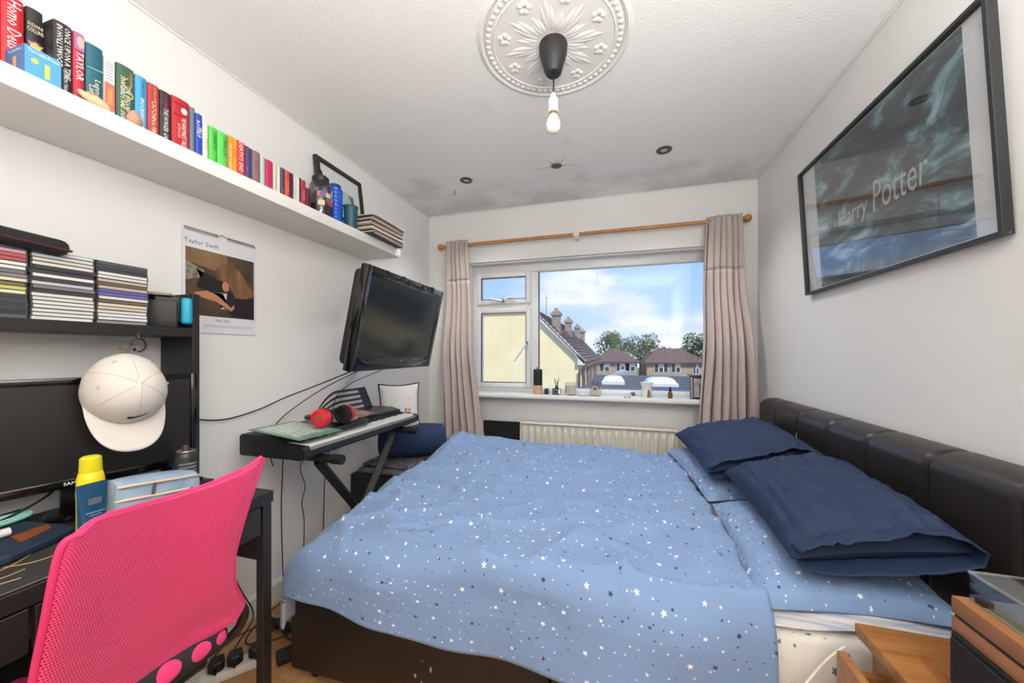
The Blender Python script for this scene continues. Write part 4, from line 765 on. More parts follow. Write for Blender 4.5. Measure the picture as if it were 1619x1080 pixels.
# ================================================================== PINK CHAIR
pink = M('pink_mesh', (226,44,104), .6, sheen=.2)
nd_, lk_, b_ = nodes(pink); uvn = nd_.new('ShaderNodeUVMap'); sxy = nd_.new('ShaderNodeSeparateXYZ'); lk_.new(uvn.outputs[0], sxy.inputs[0])
def mth(op, a, b=None, c=None):
    q = nd_.new('ShaderNodeMath'); q.operation = op
    for i, x in enumerate((a, b, c)):
        if x is None: continue
        if hasattr(x, 'links'): lk_.new(x, q.inputs[i])
        else: q.inputs[i].default_value = x
    return q.outputs[0]
s1 = mth('SINE', mth('MULTIPLY', sxy.outputs[1], 2*pi/.0042)); row = mth('FLOOR', mth('MULTIPLY', sxy.outputs[1], 1/.0042))
s2 = mth('SINE', mth('MULTIPLY_ADD', sxy.outputs[0], 2*pi/.0042, mth('MULTIPLY', row, pi)))
hole = mth('GREATER_THAN', mth('ADD', mth('MULTIPLY', s1, .75), mth('MULTIPLY', s2, .55)), .62)
mixc = nd_.new('ShaderNodeMix'); mixc.data_type = 'RGBA'; mixc.inputs[6].default_value = lin((230,62,118)); mixc.inputs[7].default_value = lin((128,12,46)); lk_.new(hole, mixc.inputs[0]); lk_.new(mixc.outputs[2], b_.inputs['Base Color'])
alp = mth('SUBTRACT', 1.0, mth('MULTIPLY', hole, .35)); lk_.new(alp, b_.inputs['Alpha'])
ch = thing('desk_chair', 'pink mesh-backed swivel desk chair with pink-spotted black seat', 'chair', (-1.13, .49, 0))
LE = [(-.925, .338, .50), (-.925, .346, .655), (-.885, .350, .80), (-.856, .352, .875), (-.852, .366, .915), (-.85, .39, .928)]
# outline rows bottom to top: (x, yleft, yright, z)
rows_ = [(-.952, .345, .70, .505), (-.95, .345, .722, .532), (-.94, .347, .705, .57), (-.925, .348, .68, .62), (-.905, .349, .665, .697), (-.885, .350, .667, .77), (-.868, .351, .677, .84), (-.857, .354, .688, .895), (-.852, .360, .695, .922), (-.850, .375, .692, .934)]
def rowat(v):
    f = v*(len(rows_)-1); i = min(int(f), len(rows_)-2); s = f-i
    g = lambda j: rows_[max(0, min(len(rows_)-1, j))]
    return [.5*(2*g(i)[k]+(g(i+1)[k]-g(i-1)[k])*s+(2*g(i-1)[k]-5*g(i)[k]+4*g(i+1)[k]-g(i+2)[k])*s*s+(3*g(i)[k]-g(i-1)[k]-3*g(i+1)[k]+g(i+2)[k])*s**3) for k in range(4)]
def topdz(u):
    P_ = ((0, .898), (.1, .914), (.25, .908), (.45, .903), (.65, .905), (.82, .913), (.92, .924), (1, .938))
    for (a, za), (b, zb_) in zip(P_, P_[1:]):
        if u <= b: f = (u-a)/(b-a); f = f*f*(3-2*f); return za+(zb_-za)*f
    return P_[-1][1]
def back(u, v, off):
    x, a, b, z = rowat(v); y = a+(b-a)*u; e = (2*u-1); prof = (max(0, 1-abs(e)**8)*max(0, 1-abs(2*v-1)**14))**.5
    return (x-.022*(1-e*e)+off*prof*.013+.004*sin(u*7+v*3)*prof*(1 if off > 0 else 0), y, z+(topdz(u)-.934)*max(0, (v-.35)/.65)**1.5)
for nm, off in (('back_mesh', 1), ('front_mesh', -1)):
    MB().grid(lambda u, v: back(u, v, off), 40, 54, uv=lambda u, v: (u*.36, v*.45)).build(nm, pink, ch, 2)
hm = M('pink_hem', (222,50,110), .6, bump=(500, .4, .001))
edge = [back(0, v/20, 0) for v in range(21)]+[back(u/14, 1, 0) for u in range(1, 14)]+[back(1, 1-v/20, 0) for v in range(21)]+[back(1-u/14, 0, 0) for u in range(1, 14)]
MB().tube(edge, .0055, 8, closed=True).build('hem', hm, ch, True)
dots = M('spotted_fabric', (34,34,38), .8); nd_, lk_, b_ = nodes(dots)
vo = nd_.new('ShaderNodeTexVoronoi'); vo.inputs['Scale'].default_value = 17; vo.inputs['Randomness'].default_value = .45; tcn = nd_.new('ShaderNodeTexCoord'); lk_.new(tcn.outputs['Object'], vo.inputs['Vector']); lt = mth('LESS_THAN', vo.outputs['Distance'], .42)
mixc = nd_.new('ShaderNodeMix'); mixc.data_type = 'RGBA'; mixc.inputs[6].default_value = lin((34,34,38)); mixc.inputs[7].default_value = lin((226,60,120)); lk_.new(lt, mixc.inputs[0]); lk_.new(mixc.outputs[2], b_.inputs['Base Color'])
MB().box((-1.39, .29, .44), (-.95, .70, .515), .035, 4).build('seat', dots, ch, True)
MB().box((-1.36, .33, .415), (-.98, .66, .442), .01).build('seat_pan', BLK, ch)
MB().tube([(-.962, .716, .54), (-.968, .738, .50), (-.98, .733, .458), (-1.0, .704, .432), (-1.03, .66, .43), (-1.08, .62, .43)], .0115, 10, smooth=5).build('back_bracket', BLK, ch, True)
MB().tube([(-.945, .36, .53), (-.975, .345, .50), (-1.02, .33, .465), (-1.07, .34, .43), (-1.10, .4, .42), (-1.12, .45, .415)], .0115, 10, smooth=5).build('back_bracket', BLK, ch, True)
MB().tube([(-1.16, .49, .42), (-1.16, .49, .1)], .025, 14).build('gas_column', mbk, ch, True)
for k in range(5):
    a = 2*pi*k/5+.3; e = V((-1.16+.2*cos(a), .49+.2*sin(a), .06)); s_ = MB().tube([(-1.16, .49, .1), e], [.026, .016], 8).build('base_spoke', mbk, ch, True)
    MB().tube([e+V((-.012*sin(a), .012*cos(a), -.034)), e+V((.012*sin(a), -.012*cos(a), -.034))], .025, 14).build('castor', BLK, s_, True)
# ================================================================== FLOOR: power strip, cables
ex = thing('extension_lead', 'white four-way extension lead on the floor under the desk', 'extension lead', (-1.40, .99, 0), (0, 0, rad(-39.5)))
part('body', MB().box((-.028, -.30, 0), (.028, .13, .035), .006, 2), M('socket_white', (214,210,200), .4), ex, True)
for y in (-.22, -.13, -.035, .055): part('socket_face', MB().box((-.024, y-.03, .035), (.024, y+.03, .0365), .001), WHITE, ex)
part('end_rocker', MB().box((-.01, .1, .035), (.01, .12, .039), .001), M('patch_red'), ex)
for k, (y, lb) in enumerate(((-.035+.015, 'left-most'), (.035, 'middle'), (.10, 'right-most'))):
    p = V((-1.40, .99, .0367)) + Matrix.Rotation(rad(-39.5), 3, 'Z') @ V((0, y, 0))
    q = thing('mains_plug', 'black mains plug in the white extension lead, %s of three' % lb, 'plug', p, (0, 0, rad(-39.5)), 'mains plugs in the extension lead')
    part('body', MB().prism([(-.026, -.02, 0), (.014, -.026, 0), (.026, -.012, 0), (.026, .012, 0), (.014, .026, 0), (-.026, .02, 0)], (0, 0, .036)), BLK, q).modifiers.new('bev', 'BEVEL').width = .005
    part('strain_relief', MB().tube([(.02, 0, .012), (.045, 0, .012)], [.007, .004], 8), BLK, q, True)
t = thing('power_adapter', 'black power adapter block on the floor behind the desk leg', 'adapter', (-1.235, 1.13, 0), (0, 0, rad(-35))); part('block', MB().box((-.03, -.05, 0), (.03, .05, .032), .006, 2), mbk, t, True); part('lead', MB().tube([(0, .05, .016), (.01, .075, .012), (.02, .1, .006)], .003, 6, smooth=3), mbk, t, True)
cable('floor_cable', 'black cable looping across the floor beside the bed foot', [(-1.36, 1.06, .05), (-1.40, 1.2, .02), (-1.3, 1.32, .01), (-1.2, 1.28, .01), (-1.22, 1.18, .012), (-1.38, 1.22, .012), (-1.42, 1.38, .01), (-1.3, 1.45, .01)], .003)
cable('floor_cable', 'black cable curling from the extension lead up behind the desk', [(-1.40, 1.01, .06), (-1.47, 1.1, .03), (-1.52, 1.2, .06), (-1.55, 1.16, .2), (-1.57, 1.08, .45), (-1.575, .98, .6)], .0028)
cable('floor_cable', 'black cable tangled nearest the skirting board', [(-1.43, .97, .06), (-1.5, 1.02, .02), (-1.53, 1.15, .008), (-1.42, 1.3, .008), (-1.34, 1.2, .01), (-1.46, 1.12, .012), (-1.54, 1.3, .008), (-1.5, 1.5, .008)], .0026)
cable('floor_cable', 'black cable stretching from adapter towards the bed base', [(-1.20, 1.2, .008), (-1.26, 1.26, .008), (-1.20, 1.36, .008), (-1.3, 1.5, .008), (-1.25, 1.62, .008)], .0028)
# ================================================================== CEILING
plaster = M('plaster_rose', (226,225,221), .85)
t = thing('ceiling_rose', 'large round white plaster ceiling rose with leaf ornament', 'ceiling rose', (-.238, 1.39, CZ))
def ringp(r0, r1, h, nm): part(nm, MB().lathe([(r0, 0), (r0, -h*.5), ((r0+r1)/2, -h), (r1, -h*.5), (r1, 0)], n=72, cap=False), plaster, t, True)
part('plate', MB().lathe([(.001, -.012), (.12, -.010), (.20, -.007), (.262, -.006), (.268, 0)], n=64, cap=False), plaster, t, True)
ringp(.268, .290, .010, 'outer_moulding'); ringp(.226, .238, .010, 'inner_moulding')
for k in range(60):
    a = 2*pi*k/60; part('bead', MB().lathe([(.001, -.008), (.007, -.0065), (.009, -.003), (.008, 0)], (.252*cos(a), .252*sin(a), -.004), 8, cap=False), plaster, t, True)
for k in range(16):
    a = 2*pi*k/16; Ln = .15 if k % 2 == 0 else .10
    for b, s in ((0, 1), (-.10, .82), (.10, .82)):
        d = V((cos(a+b), sin(a+b), 0)); e = V((-sin(a+b), cos(a+b), 0))
        m = MB(); L_ = Ln*s
        m.grid(lambda u, v: d*(.045+L_*u)+e*((v-.5)*.030*sin(pi*min(1, u*1.05))**.7)+V((0, 0, -.009-.006*sin(pi*u)*(1-(2*v-1)**2))), 8, 4); part('leaf', m, plaster, t, 2)
for k in range(8):
    a = 2*pi*(k+.5)/8
    for q in range(5):
        b = 2*pi*q/5; part('flower_petal', MB().lathe([(.001, -.010), (.009, -.008), (.011, -.004), (.010, 0)], (.188*cos(a)+.016*cos(b), .188*sin(a)+.016*sin(b), -.004), 8, cap=False), plaster, t, True)
t = thing('pendant_light', 'black cup ceiling pendant with bare bulb in a white lampholder', 'pendant light', (-.238, 1.39, CZ))
part('canopy', MB().lathe([(.054, -.012), (.055, -.018), (.052, -.05), (.032, -.118), (.028, -.124), (.001, -.118)], n=36), M('canopy_black', (40,40,41), .5), t, True)
part('flex', MB().tube([(0, 0, -.118), (.002, 0, -.16), (0, 0, -.202)], .003, 8), BLK, t, True)
part('lampholder', MB().lathe([(.005, -.196), (.009, -.2), (.012, -.214), (.019, -.222), (.019, -.26), (.021, -.268), (.021, -.272), (.012, -.274)], n=24), WHITE, t, True)
part('bulb_cap', MB().lathe([(.0145, -.272), (.0145, -.282)], n=20), M('brass', (170,130,80), .3, 1), t, True)
part('bulb', MB().lathe([(.014, -.282), (.018, -.29), (.026, -.308), (.0285, -.322), (.026, -.338), (.017, -.348), (.001, -.352)], n=28), M('opal_bulb', (240,236,224), .25), t, True)
for nm, x, y in (('left-hand', -1.009, 2.331), ('right-hand', .266, 2.31)):
    t = thing('recessed_downlight', 'small round chrome recessed downlight, %s of the ceiling pair' % nm, 'downlight', (x, y, CZ), group='recessed downlights')
    part('ring', MB().lathe([(.044, 0), (.044, -.004), (.036, -.007), (.029, -.004), (.027, 0)], n=32, cap=False), M('satin_nickel', (110,104,100), .35, .9), t, True)
    ld = bpy.data.lights.new('downlight_fill', 'SPOT'); ld.energy = 32; ld.spot_size = rad(122); ld.spot_blend = .9; ld.shadow_soft_size = .03; ld.color = (1, .985, .96)  # fill spot added under each downlight to brighten the window end
    lo_ = bpy.data.objects.new('downlight_fill', ld); C.objects.link(lo_); lo_.location = (x, y, CZ-.012)
    part('lamp', MB().lathe([(.027, -.001), (.02, -.004), (.001, -.005)], n=24), M('lamp_glass', (190,186,180), .2), t, True); part('inner_ring', MB().lathe([(.028, -.004), (.024, -.006), (.020, -.0035)], n=24, cap=False), M('dark_ring', (60,54,50), .5), t, True)
t = thing('ceiling_hole', 'rough damaged plaster hole in the ceiling between the downlights', 'ceiling damage', (-.374, 2.312, CZ)); random.seed(9)
part('plaster_scar', MB().prism([(.038*cos(2*pi*k/18)*random.uniform(.8, 1.1), .035*sin(2*pi*k/18)*random.uniform(.8, 1.1), -.0005) for k in range(18)], (0, 0, -.003)), M('plaster_scar', (128,126,108), .95, var=(80, .1, (74,72,62)), bump=(90, .9, .01)), t)
for a, ln in ((.1, .10), (3.0, .12), (4.1, .06), (-.9, .09), (5.0, .05)): part('crack', MB().tube([(.036*cos(a), .036*sin(a), -.0005), ((.036+ln*.5)*cos(a+.06), (.036+ln*.5)*sin(a+.06), -.0005), ((.036+ln)*cos(a), (.036+ln)*sin(a), -.0003)], [.0016, .001, .0004], 5), M('crack_grey', (120,118,112), .9), t)
tag(MB().tube([(-1.15, 2.45, CZ), (-1.15, 2.45, CZ-.012), (-1.145, 2.45, CZ-.02), (-1.158, 2.45, CZ-.032), (-1.168, 2.45, CZ-.024)], .0018, 6, smooth=4).build('ceiling_hook', mbk, smooth=True), 'tiny dark hook screwed into the ceiling near the left downlight', 'hook')
# ================================================================== RADIATOR etc.
radm = M('radiator_enamel', (226,221,208), .35)
t = thing('radiator', 'cream ribbed panel radiator under the window', 'radiator', (-.165, 2.775, .12))
x0, x1, hz = -.565, .565, .525; nR = 21; pitch = (x1-x0)/nR
def radp(u, v):
    s = (u*nR) % 1; f = min(1, max(0, min(s, 1-s)*3.4-.45)); fz = min(1, max(0, min(v, 1-v)*16-.5))
    return (x0+(x1-x0)*u, -.026*f*fz-.008, v*hz)
part('front_panel', MB().grid(radp, nR*10, 34), radm, t, 2)
part('casing', MB().box((x0, -.006, 0), (x1, .05, hz), .004), radm, t); part('top_grille', MB().box((x0-.004, -.03, hz), (x1+.004, .055, hz+.012), .004), radm, t, True)
for s in (-1, 1): part('side_panel', MB().box((s*(x1+.004), -.03, .0), (s*(x1-.002), .055, hz), .002), radm, t)
for s in (-1, 1): part('pipe', MB().tube([(s*.53, .02, .03), (s*.53, .02, -.12)], .008, 8), M('copper_painted', (210,204,190), .4), t, True)
t = thing('leaning_panel', 'plain black panel standing between left curtain and radiator', 'panel', (-.90, 2.82, 0)); part('board', MB().box((-.16, -.012, 0), (.155, .012, .638), .002), M('blackout_black', (14,14,15), .7), t); part('edge_strip', MB().box((-.16, -.014, .63), (.155, .014, .642), .002), BLK, t)
# window sill things
SL = .868
t = thing('room_spray', 'tall black and copper cylinder diffuser on the window sill', 'spray bottle', (-.614, 2.86, SL)); part('base', MB().lathe([(.036, 0), (.037, .002), (.037, .072)], n=28), M('copper_beige', (212,172,142), .4, .2), t, True); part('upper', MB().lathe([(.035, .072), (.036, .074), (.036, .195), (.033, .2), (.001, .2)], n=28), mbk, t, True); part('nozzle', MB().lathe([(.012, .2), (.012, .214), (.008, .217)], n=16), M('brushed_steel'), t, True)
t = thing('small_jar', 'tiny dark square jar beside the tall diffuser on sill', 'jar', (-.545, 2.87, SL)); part('jar', MB().box((-.017, -.017, 0), (.017, .017, .036), .004), M('jar_brown', (52,42,38), .4), t); part('lid', MB().box((-.016, -.016, .036), (.016, .016, .044), .003), BLK, t)
t = thing('reed_diffuser', 'black square reed diffuser with dark reeds on sill', 'reed diffuser', (-.462, 2.86, SL)); part('bottle', MB().box((-.033, -.024, 0), (.033, .024, .05), .006, 2), pbk, t, True); part('label', MB().box((-.022, -.0246, .01), (.008, -.024, .042)), INK['w'], t); part('label_panel', MB().box((-.02, -.025, .012), (.006, -.0246, .04)), BLK, t); part('neck', MB().lathe([(.012, .05), (.012, .068)], n=16), BLK, t, True); part('side_label', MB().box((.018, -.0246, .008), (.032, -.024, .046)), INK['w'], t)
for a, b in ((-.02, .13), (.018, .135), (.008, .11), (-.008, .12)): part('reed', MB().tube([(a*.2, 0, .055), (a, .004, b)], .0022, 6), BLK, t)
cg = glassmat('candle_glass', (250,250,248), .07, .05)
def candle(label, x, wd, ht, wax, mark):
    t = thing('glass_candle', label, 'candle', (x, 2.86, SL)); part('glass', MB().lathe([(wd*.75, 0), (wd*.95, .006), (wd, .02), (wd, ht), (wd-.003, ht), (wd-.003, .012), (.001, .01)], n=28, cap=False), cg, t, True)
    part('wax', MB().lathe([(.001, .011), (wd-.004, .013), (wd-.004, wax), (.001, wax-.002)], n=24), M('candle_wax', (222,216,204), .6), t, True); part('wick', MB().tube([(0, 0, wax-.004), (.001, 0, wax+.012)], .0012, 5), BLK, t)
    if mark: part('label', MB().grid(lambda u, v: ((wd+.0005)*cos(-pi/2+(u-.5)*.9), (wd+.0005)*sin(-pi/2+(u-.5)*.9), ht*.35+v*ht*.4), 6, 1), M('candle_label', (190,184,172), .5), t); part('label_mark', MB().grid(lambda u, v: ((wd+.001)*cos(-pi/2+(u-.5)*.5), (wd+.001)*sin(-pi/2+(u-.5)*.5), ht*.45+v*ht*.22), 6, 1), M('label_brown', (110,96,84), .5), t)
candle('frosted glass candle left of the two on the window sill', -.352, .045, .10, .075, False)
candle('glass candle with brown label, right of the two on sill', -.162, .045, .108, .05, True)
t = thing('tealight_dish', 'shallow white dish between the two glass candles', 'dish', (-.25, 2.84, SL)); part('dish', MB().lathe([(.025, 0), (.04, .004), (.045, .014), (.042, .014), (.034, .006), (.001, .005)], n=28, cap=False), WHITE, t, True); part('tealight', MB().lathe([(.018, .006), (.019, .02), (.001, .018)], n=18), M('candle_wax'), t, True)
t = thing('oil_burner', 'white ceramic oil burner with arched opening on the sill', 'oil burner', (.21, 2.86, SL)); cer = M('white_ceramic', (232,230,226), .3)
part('body', MB().lathe([(.038, 0), (.04, .004), (.034, .075), (.042, .1), (.048, .112), (.044, .112), (.03, .098), (.001, .094)], n=32, cap=False), cer, t, True); part('opening', MB().grid(lambda u, v: ((.0408-.006*v*.9)*cos(-pi/2+.35+(u-.5)*.75*(1-.55*v*v)), (.0408-.006*v*.9)*sin(-pi/2+.35+(u-.5)*.75*(1-.55*v*v)), .006+v*.055), 8, 8), M('burner_dark', (110,104,98), .7), t, True)
t = thing('dropper_bottle', 'amber glass dropper bottle with black pipette top on sill', 'bottle', (.37, 2.86, SL)); part('bottle', MB().lathe([(.015, 0), (.0165, .003), (.0165, .038), (.008, .046), (.008, .05)], n=20), M('amber_glass', (120,66,14), .15), t, True); part('dropper', MB().lathe([(.0105, .05), (.0105, .062), (.006, .066), (.0065, .08), (.001, .085)], n=16), BLK, t, True)
t = thing('film_photo_frame', 'black film-strip photo frame at the right end of the sill', 'photo frame', (.556, 2.85, SL), (rad(-8), 0, 0)); m = MB()
for a, b in (((-.055, -.006, 0), (-.03, .006, .165)), ((.03, -.006, 0), (.055, .006, .165)), ((-.03, -.006, 0), (.03, .006, .014)), ((-.03, -.006, .151), (.03, .006, .165))): m.box(a, b)
part('frame', m, BLK, t); part('photo', MB().box((-.03, -.004, .014), (.03, 0, .151)), M('photo_grey', (190,192,198), .5, var=(20, .2, (150,120,120))), t); part('photo_figure', MB().box((.005, -.0045, .03), (.03, -.004, .11), .0002), M('photo_mauve', (120,92,98), .6), t)
for k in range(11): part('sprocket_hole', MB().box((-.05, -.0068, .008+k*.014), (-.038, -.006, .014+k*.014)), INK['w'], t)
t = thing('pebble_pair', 'two tiny glass pebbles lying near the sill front', 'pebbles', (.07, 2.79, SL)); 
for s in (-1, 1): part('pebble', MB().lathe([(.006, 0), (.010, .004), (.008, .011), (.001, .014)], (s*.013, 0, 0), 12), M('pebble_grey', (150,150,146), .3), t, True)
t = thing('bird_ornament', 'tiny brown bird ornament on the outer window ledge', 'ornament', (.12, 2.95, SL)); part('body', MB().lathe([(.008, 0), (.014, .008), (.012, .02), (.004, .03), (.001, .031)], n=12), M('bird_brown', (104,90,76), .7), t, 2); part('tail', MB().tube([(0, 0, .014), (-.024, 0, .024)], [.008, .003], 8), M('bird_brown'), t, True)
# ================================================================== BED
leather = M('brown_leather', (44,38,36), .38, bump=(260, .18, .001), var=(6, .2, (34,29,28)))
bed = thing('divan_bed', 'dark brown faux-leather divan bed base with padded headboard', 'bed', (-.16, 1.74, 0))
BX0, BX1, BY0, BY1 = -1.149, .80, 1.045, 2.44
MB().box((BX0, BY0, .045), (-.19, BY1, .33), .012, 2).build('base_section', M('divan_leather', (27,23,21), .45, bump=(200, .2, .001)), bed, True); MB().box((-.187, BY0, .045), (BX1, BY1, .33), .012, 2).build('base_section', M('divan_leather', (27,23,21), .45, bump=(200, .2, .001)), bed, True)
for x, y in ((BX0+.07, BY0+.06), (BX0+.07, BY1-.08), (.7, BY0+.06), (-.22, BY0+.06)): MB().lathe([(.022, 0), (.024, .006), (.024, .04), (.014, .046)], (x, y, 0), 16).build('foot', BLK, bed, True)
random.seed(2); m = MB()
for k in range(9):
    x = -.62+random.gauss(0, .05); z = .13+random.gauss(0, .035); s = random.uniform(.002, .008)
    m.prism([(x+s*cos(2*pi*q/6)*random.uniform(.3, 1), BY0-.0006, z+s*1.8*sin(2*pi*q/6)*random.uniform(.4, 1)) for q in range(6)], (0, .0006, 0))
m.build('scuff_mark', M('scuff_pale', (170,160,150), .8), bed)
cols_y = [2.50, 2.27, 2.02, 1.77, 1.53, 1.275, 1.03, .985]
MB().box((.855, .985, .30), (.925, 2.50, .92), .012).build('headboard_core', leather, bed, True)
def hb(y0, y1, z0, z1, top):
    dep = .05
    def fn(u, v):
        e = (max(0, (1-abs(2*u-1)**60)))**.5
        if top:
            a = v*1.55  # front face, then roll over the top
            if v < .7: z = z0+(z1-.05-z0)*v/.7; x = .865-dep*(1 if v > .03 else .75)
            else: th = (v-.7)/.3*pi*.55; z = z1-.05+.05*sin(th); x = .865-.05*cos(th)+.03*(1-cos(th))
        else: z = z0+(z1-z0)*v; x = .865-dep*(max(0, 1-abs(2*v-1)**18))**.5
        return (x+(1-e)*.006, y0+(y1-y0)*u, z-(1-e)*.004*(v > .6))
    o = MB().grid(fn, 22, 30).build('headboard_panel', leather, bed, 2)
for i in range(7):
    hb(cols_y[i+1]+.0008, cols_y[i]-.0008, .685, .935, True); hb(cols_y[i+1]+.0008, cols_y[i]-.0008, .33, .684, False)
for pts in ([(.8135, 2.10, .78), (.8135, 2.06, .765), (.8135, 2.03, .752), (.8135, 2.015, .745)], [(.8135, 2.018, .745), (.8135, 2.022, .79), (.8138, 2.02, .82)]):
    MB().tube(pts, .0012, 5, smooth=3).build('tear', M('tear_white', (196,190,184), .8), bed)
# star printed cotton
def star_cotton(name, base, c1, c2, s_big=16, s_small=32):
    m = M(name, base, .8, sheen=.15); nd, lk, b = nodes(m); uvn = nd.new('ShaderNodeUVMap')
    def mt(op, a, b_=None, c=None):
        q = nd.new('ShaderNodeMath'); q.operation = op
        for i, x in enumerate((a, b_, c)):
            if x is None: continue
            if hasattr(x, 'links'): lk.new(x, q.inputs[i])
            else: q.inputs[i].default_value = x
        return q.outputs[0]
    prev = None
    for sc, R0, keep in ((s_big, .135, .68), (s_small, .115, .6)):
        vo = nd.new('ShaderNodeTexVoronoi'); vo.voronoi_dimensions = '2D'; vo.inputs['Scale'].default_value = sc; vo.inputs['Randomness'].default_value = .85; lk.new(uvn.outputs[0], vo.inputs['Vector'])
        sc_uv = nd.new('ShaderNodeVectorMath'); sc_uv.operation = 'SUBTRACT'; lk.new(uvn.outputs[0], sc_uv.inputs[0]); lk.new(vo.outputs['Position'], sc_uv.inputs[1])
        sx = nd.new('ShaderNodeSeparateXYZ'); lk.new(sc_uv.outputs[0], sx.inputs[0]); rc = nd.new('ShaderNodeSeparateColor'); lk.new(vo.outputs['Color'], rc.inputs[0])
        ang = mt('MULTIPLY_ADD', rc.outputs[1], 6.28, mt('ARCTAN2', sx.outputs[1], sx.outputs[0]))
        phi = mt('ABSOLUTE', mt('SUBTRACT', mt('FLOORED_MODULO', ang, 2*pi/5), pi/5))
        rr = mt('DIVIDE', .45*sin(pi/5), mt('ADD', mt('SINE', phi), mt('MULTIPLY', mt('SINE', mt('SUBTRACT', pi/5, phi)), .45)))
        Rv = mt('MULTIPLY', rr, mt('MULTIPLY_ADD', rc.outputs[0], R0*.55, R0*.6))
        ins = mt('MULTIPLY', mt('LESS_THAN', vo.outputs['Distance'], Rv), mt('LESS_THAN', rc.outputs[1], keep))
        cm = nd.new('ShaderNodeMix'); cm.data_type = 'RGBA'; cm.inputs[6].default_value = lin(c1); cm.inputs[7].default_value = lin(c2); lk.new(mt('GREATER_THAN', rc.outputs[2], .62), cm.inputs[0])
        fm = nd.new('ShaderNodeMix'); fm.data_type = 'RGBA'; lk.new(ins, fm.inputs[0])
        if prev is None: fm.inputs[6].default_value = lin(base)
        else: lk.new(prev, fm.inputs[6])
        lk.new(cm.outputs[2], fm.inputs[7]); prev = fm.outputs[2]
    lk.new(prev, b.inputs['Base Color'])
    w = nd.new('ShaderNodeTexNoise'); w.inputs['Scale'].default_value = 7; w.inputs['Detail'].default_value = 5; lk.new(uvn.outputs[0], w.inputs['Vector']); bp = nd.new('ShaderNodeBump'); bp.inputs['Strength'].default_value = .35; bp.inputs['Distance'].default_value = .02; lk.new(w.outputs[0], bp.inputs['Height']); lk.new(bp.outputs[0], b.inputs['Normal'])
    return m
starm = star_cotton('blue_star_cotton', (118,144,182), (232,230,226), (40,56,96)); sheetm = star_cotton('white_star_cotton', (226,222,214), (96,112,140), (80,96,130), 13, 20)
stripe = M('stripe_reverse', (214,204,192), .85, var=(60, .1, (110,130,164), (1, .05, .05)))
stripe2 = M('stripe_band', (216,206,196), .85, var=(26, .1, (116,136,170), (.02, 3, 6)))
mt_ = thing('mattress', 'mattress in a cream star-print fitted sheet, showing below the pillows', 'mattress', (-.16, 1.74, .332))
m = MB(); uvb = lambda u, v: (u*2.0, v*2.4)
def mat_s(u, v):   # closed cross-section in YZ swept over X
    a = 2*pi*v; cy = math.copysign(abs(cos(a))**.28, cos(a)); cz = math.copysign(abs(sin(a))**.28, sin(a))
    ex_ = min(1, min(u, 1-u)*30)**.5; return (-1.02+u*1.83, 1.737+(.69+.012*ex_)*cy, .332+.11+(.09+.018*ex_)*cz)
m.grid(mat_s, 60, 64, cv=True, uv=uvb); m.quad(*[mat_s(0, k/64) for k in range(64)]); m.quad(*[mat_s(1, k/64) for k in range(64)][::-1])
m.build('fitted_sheet', sheetm, mt_, 2)
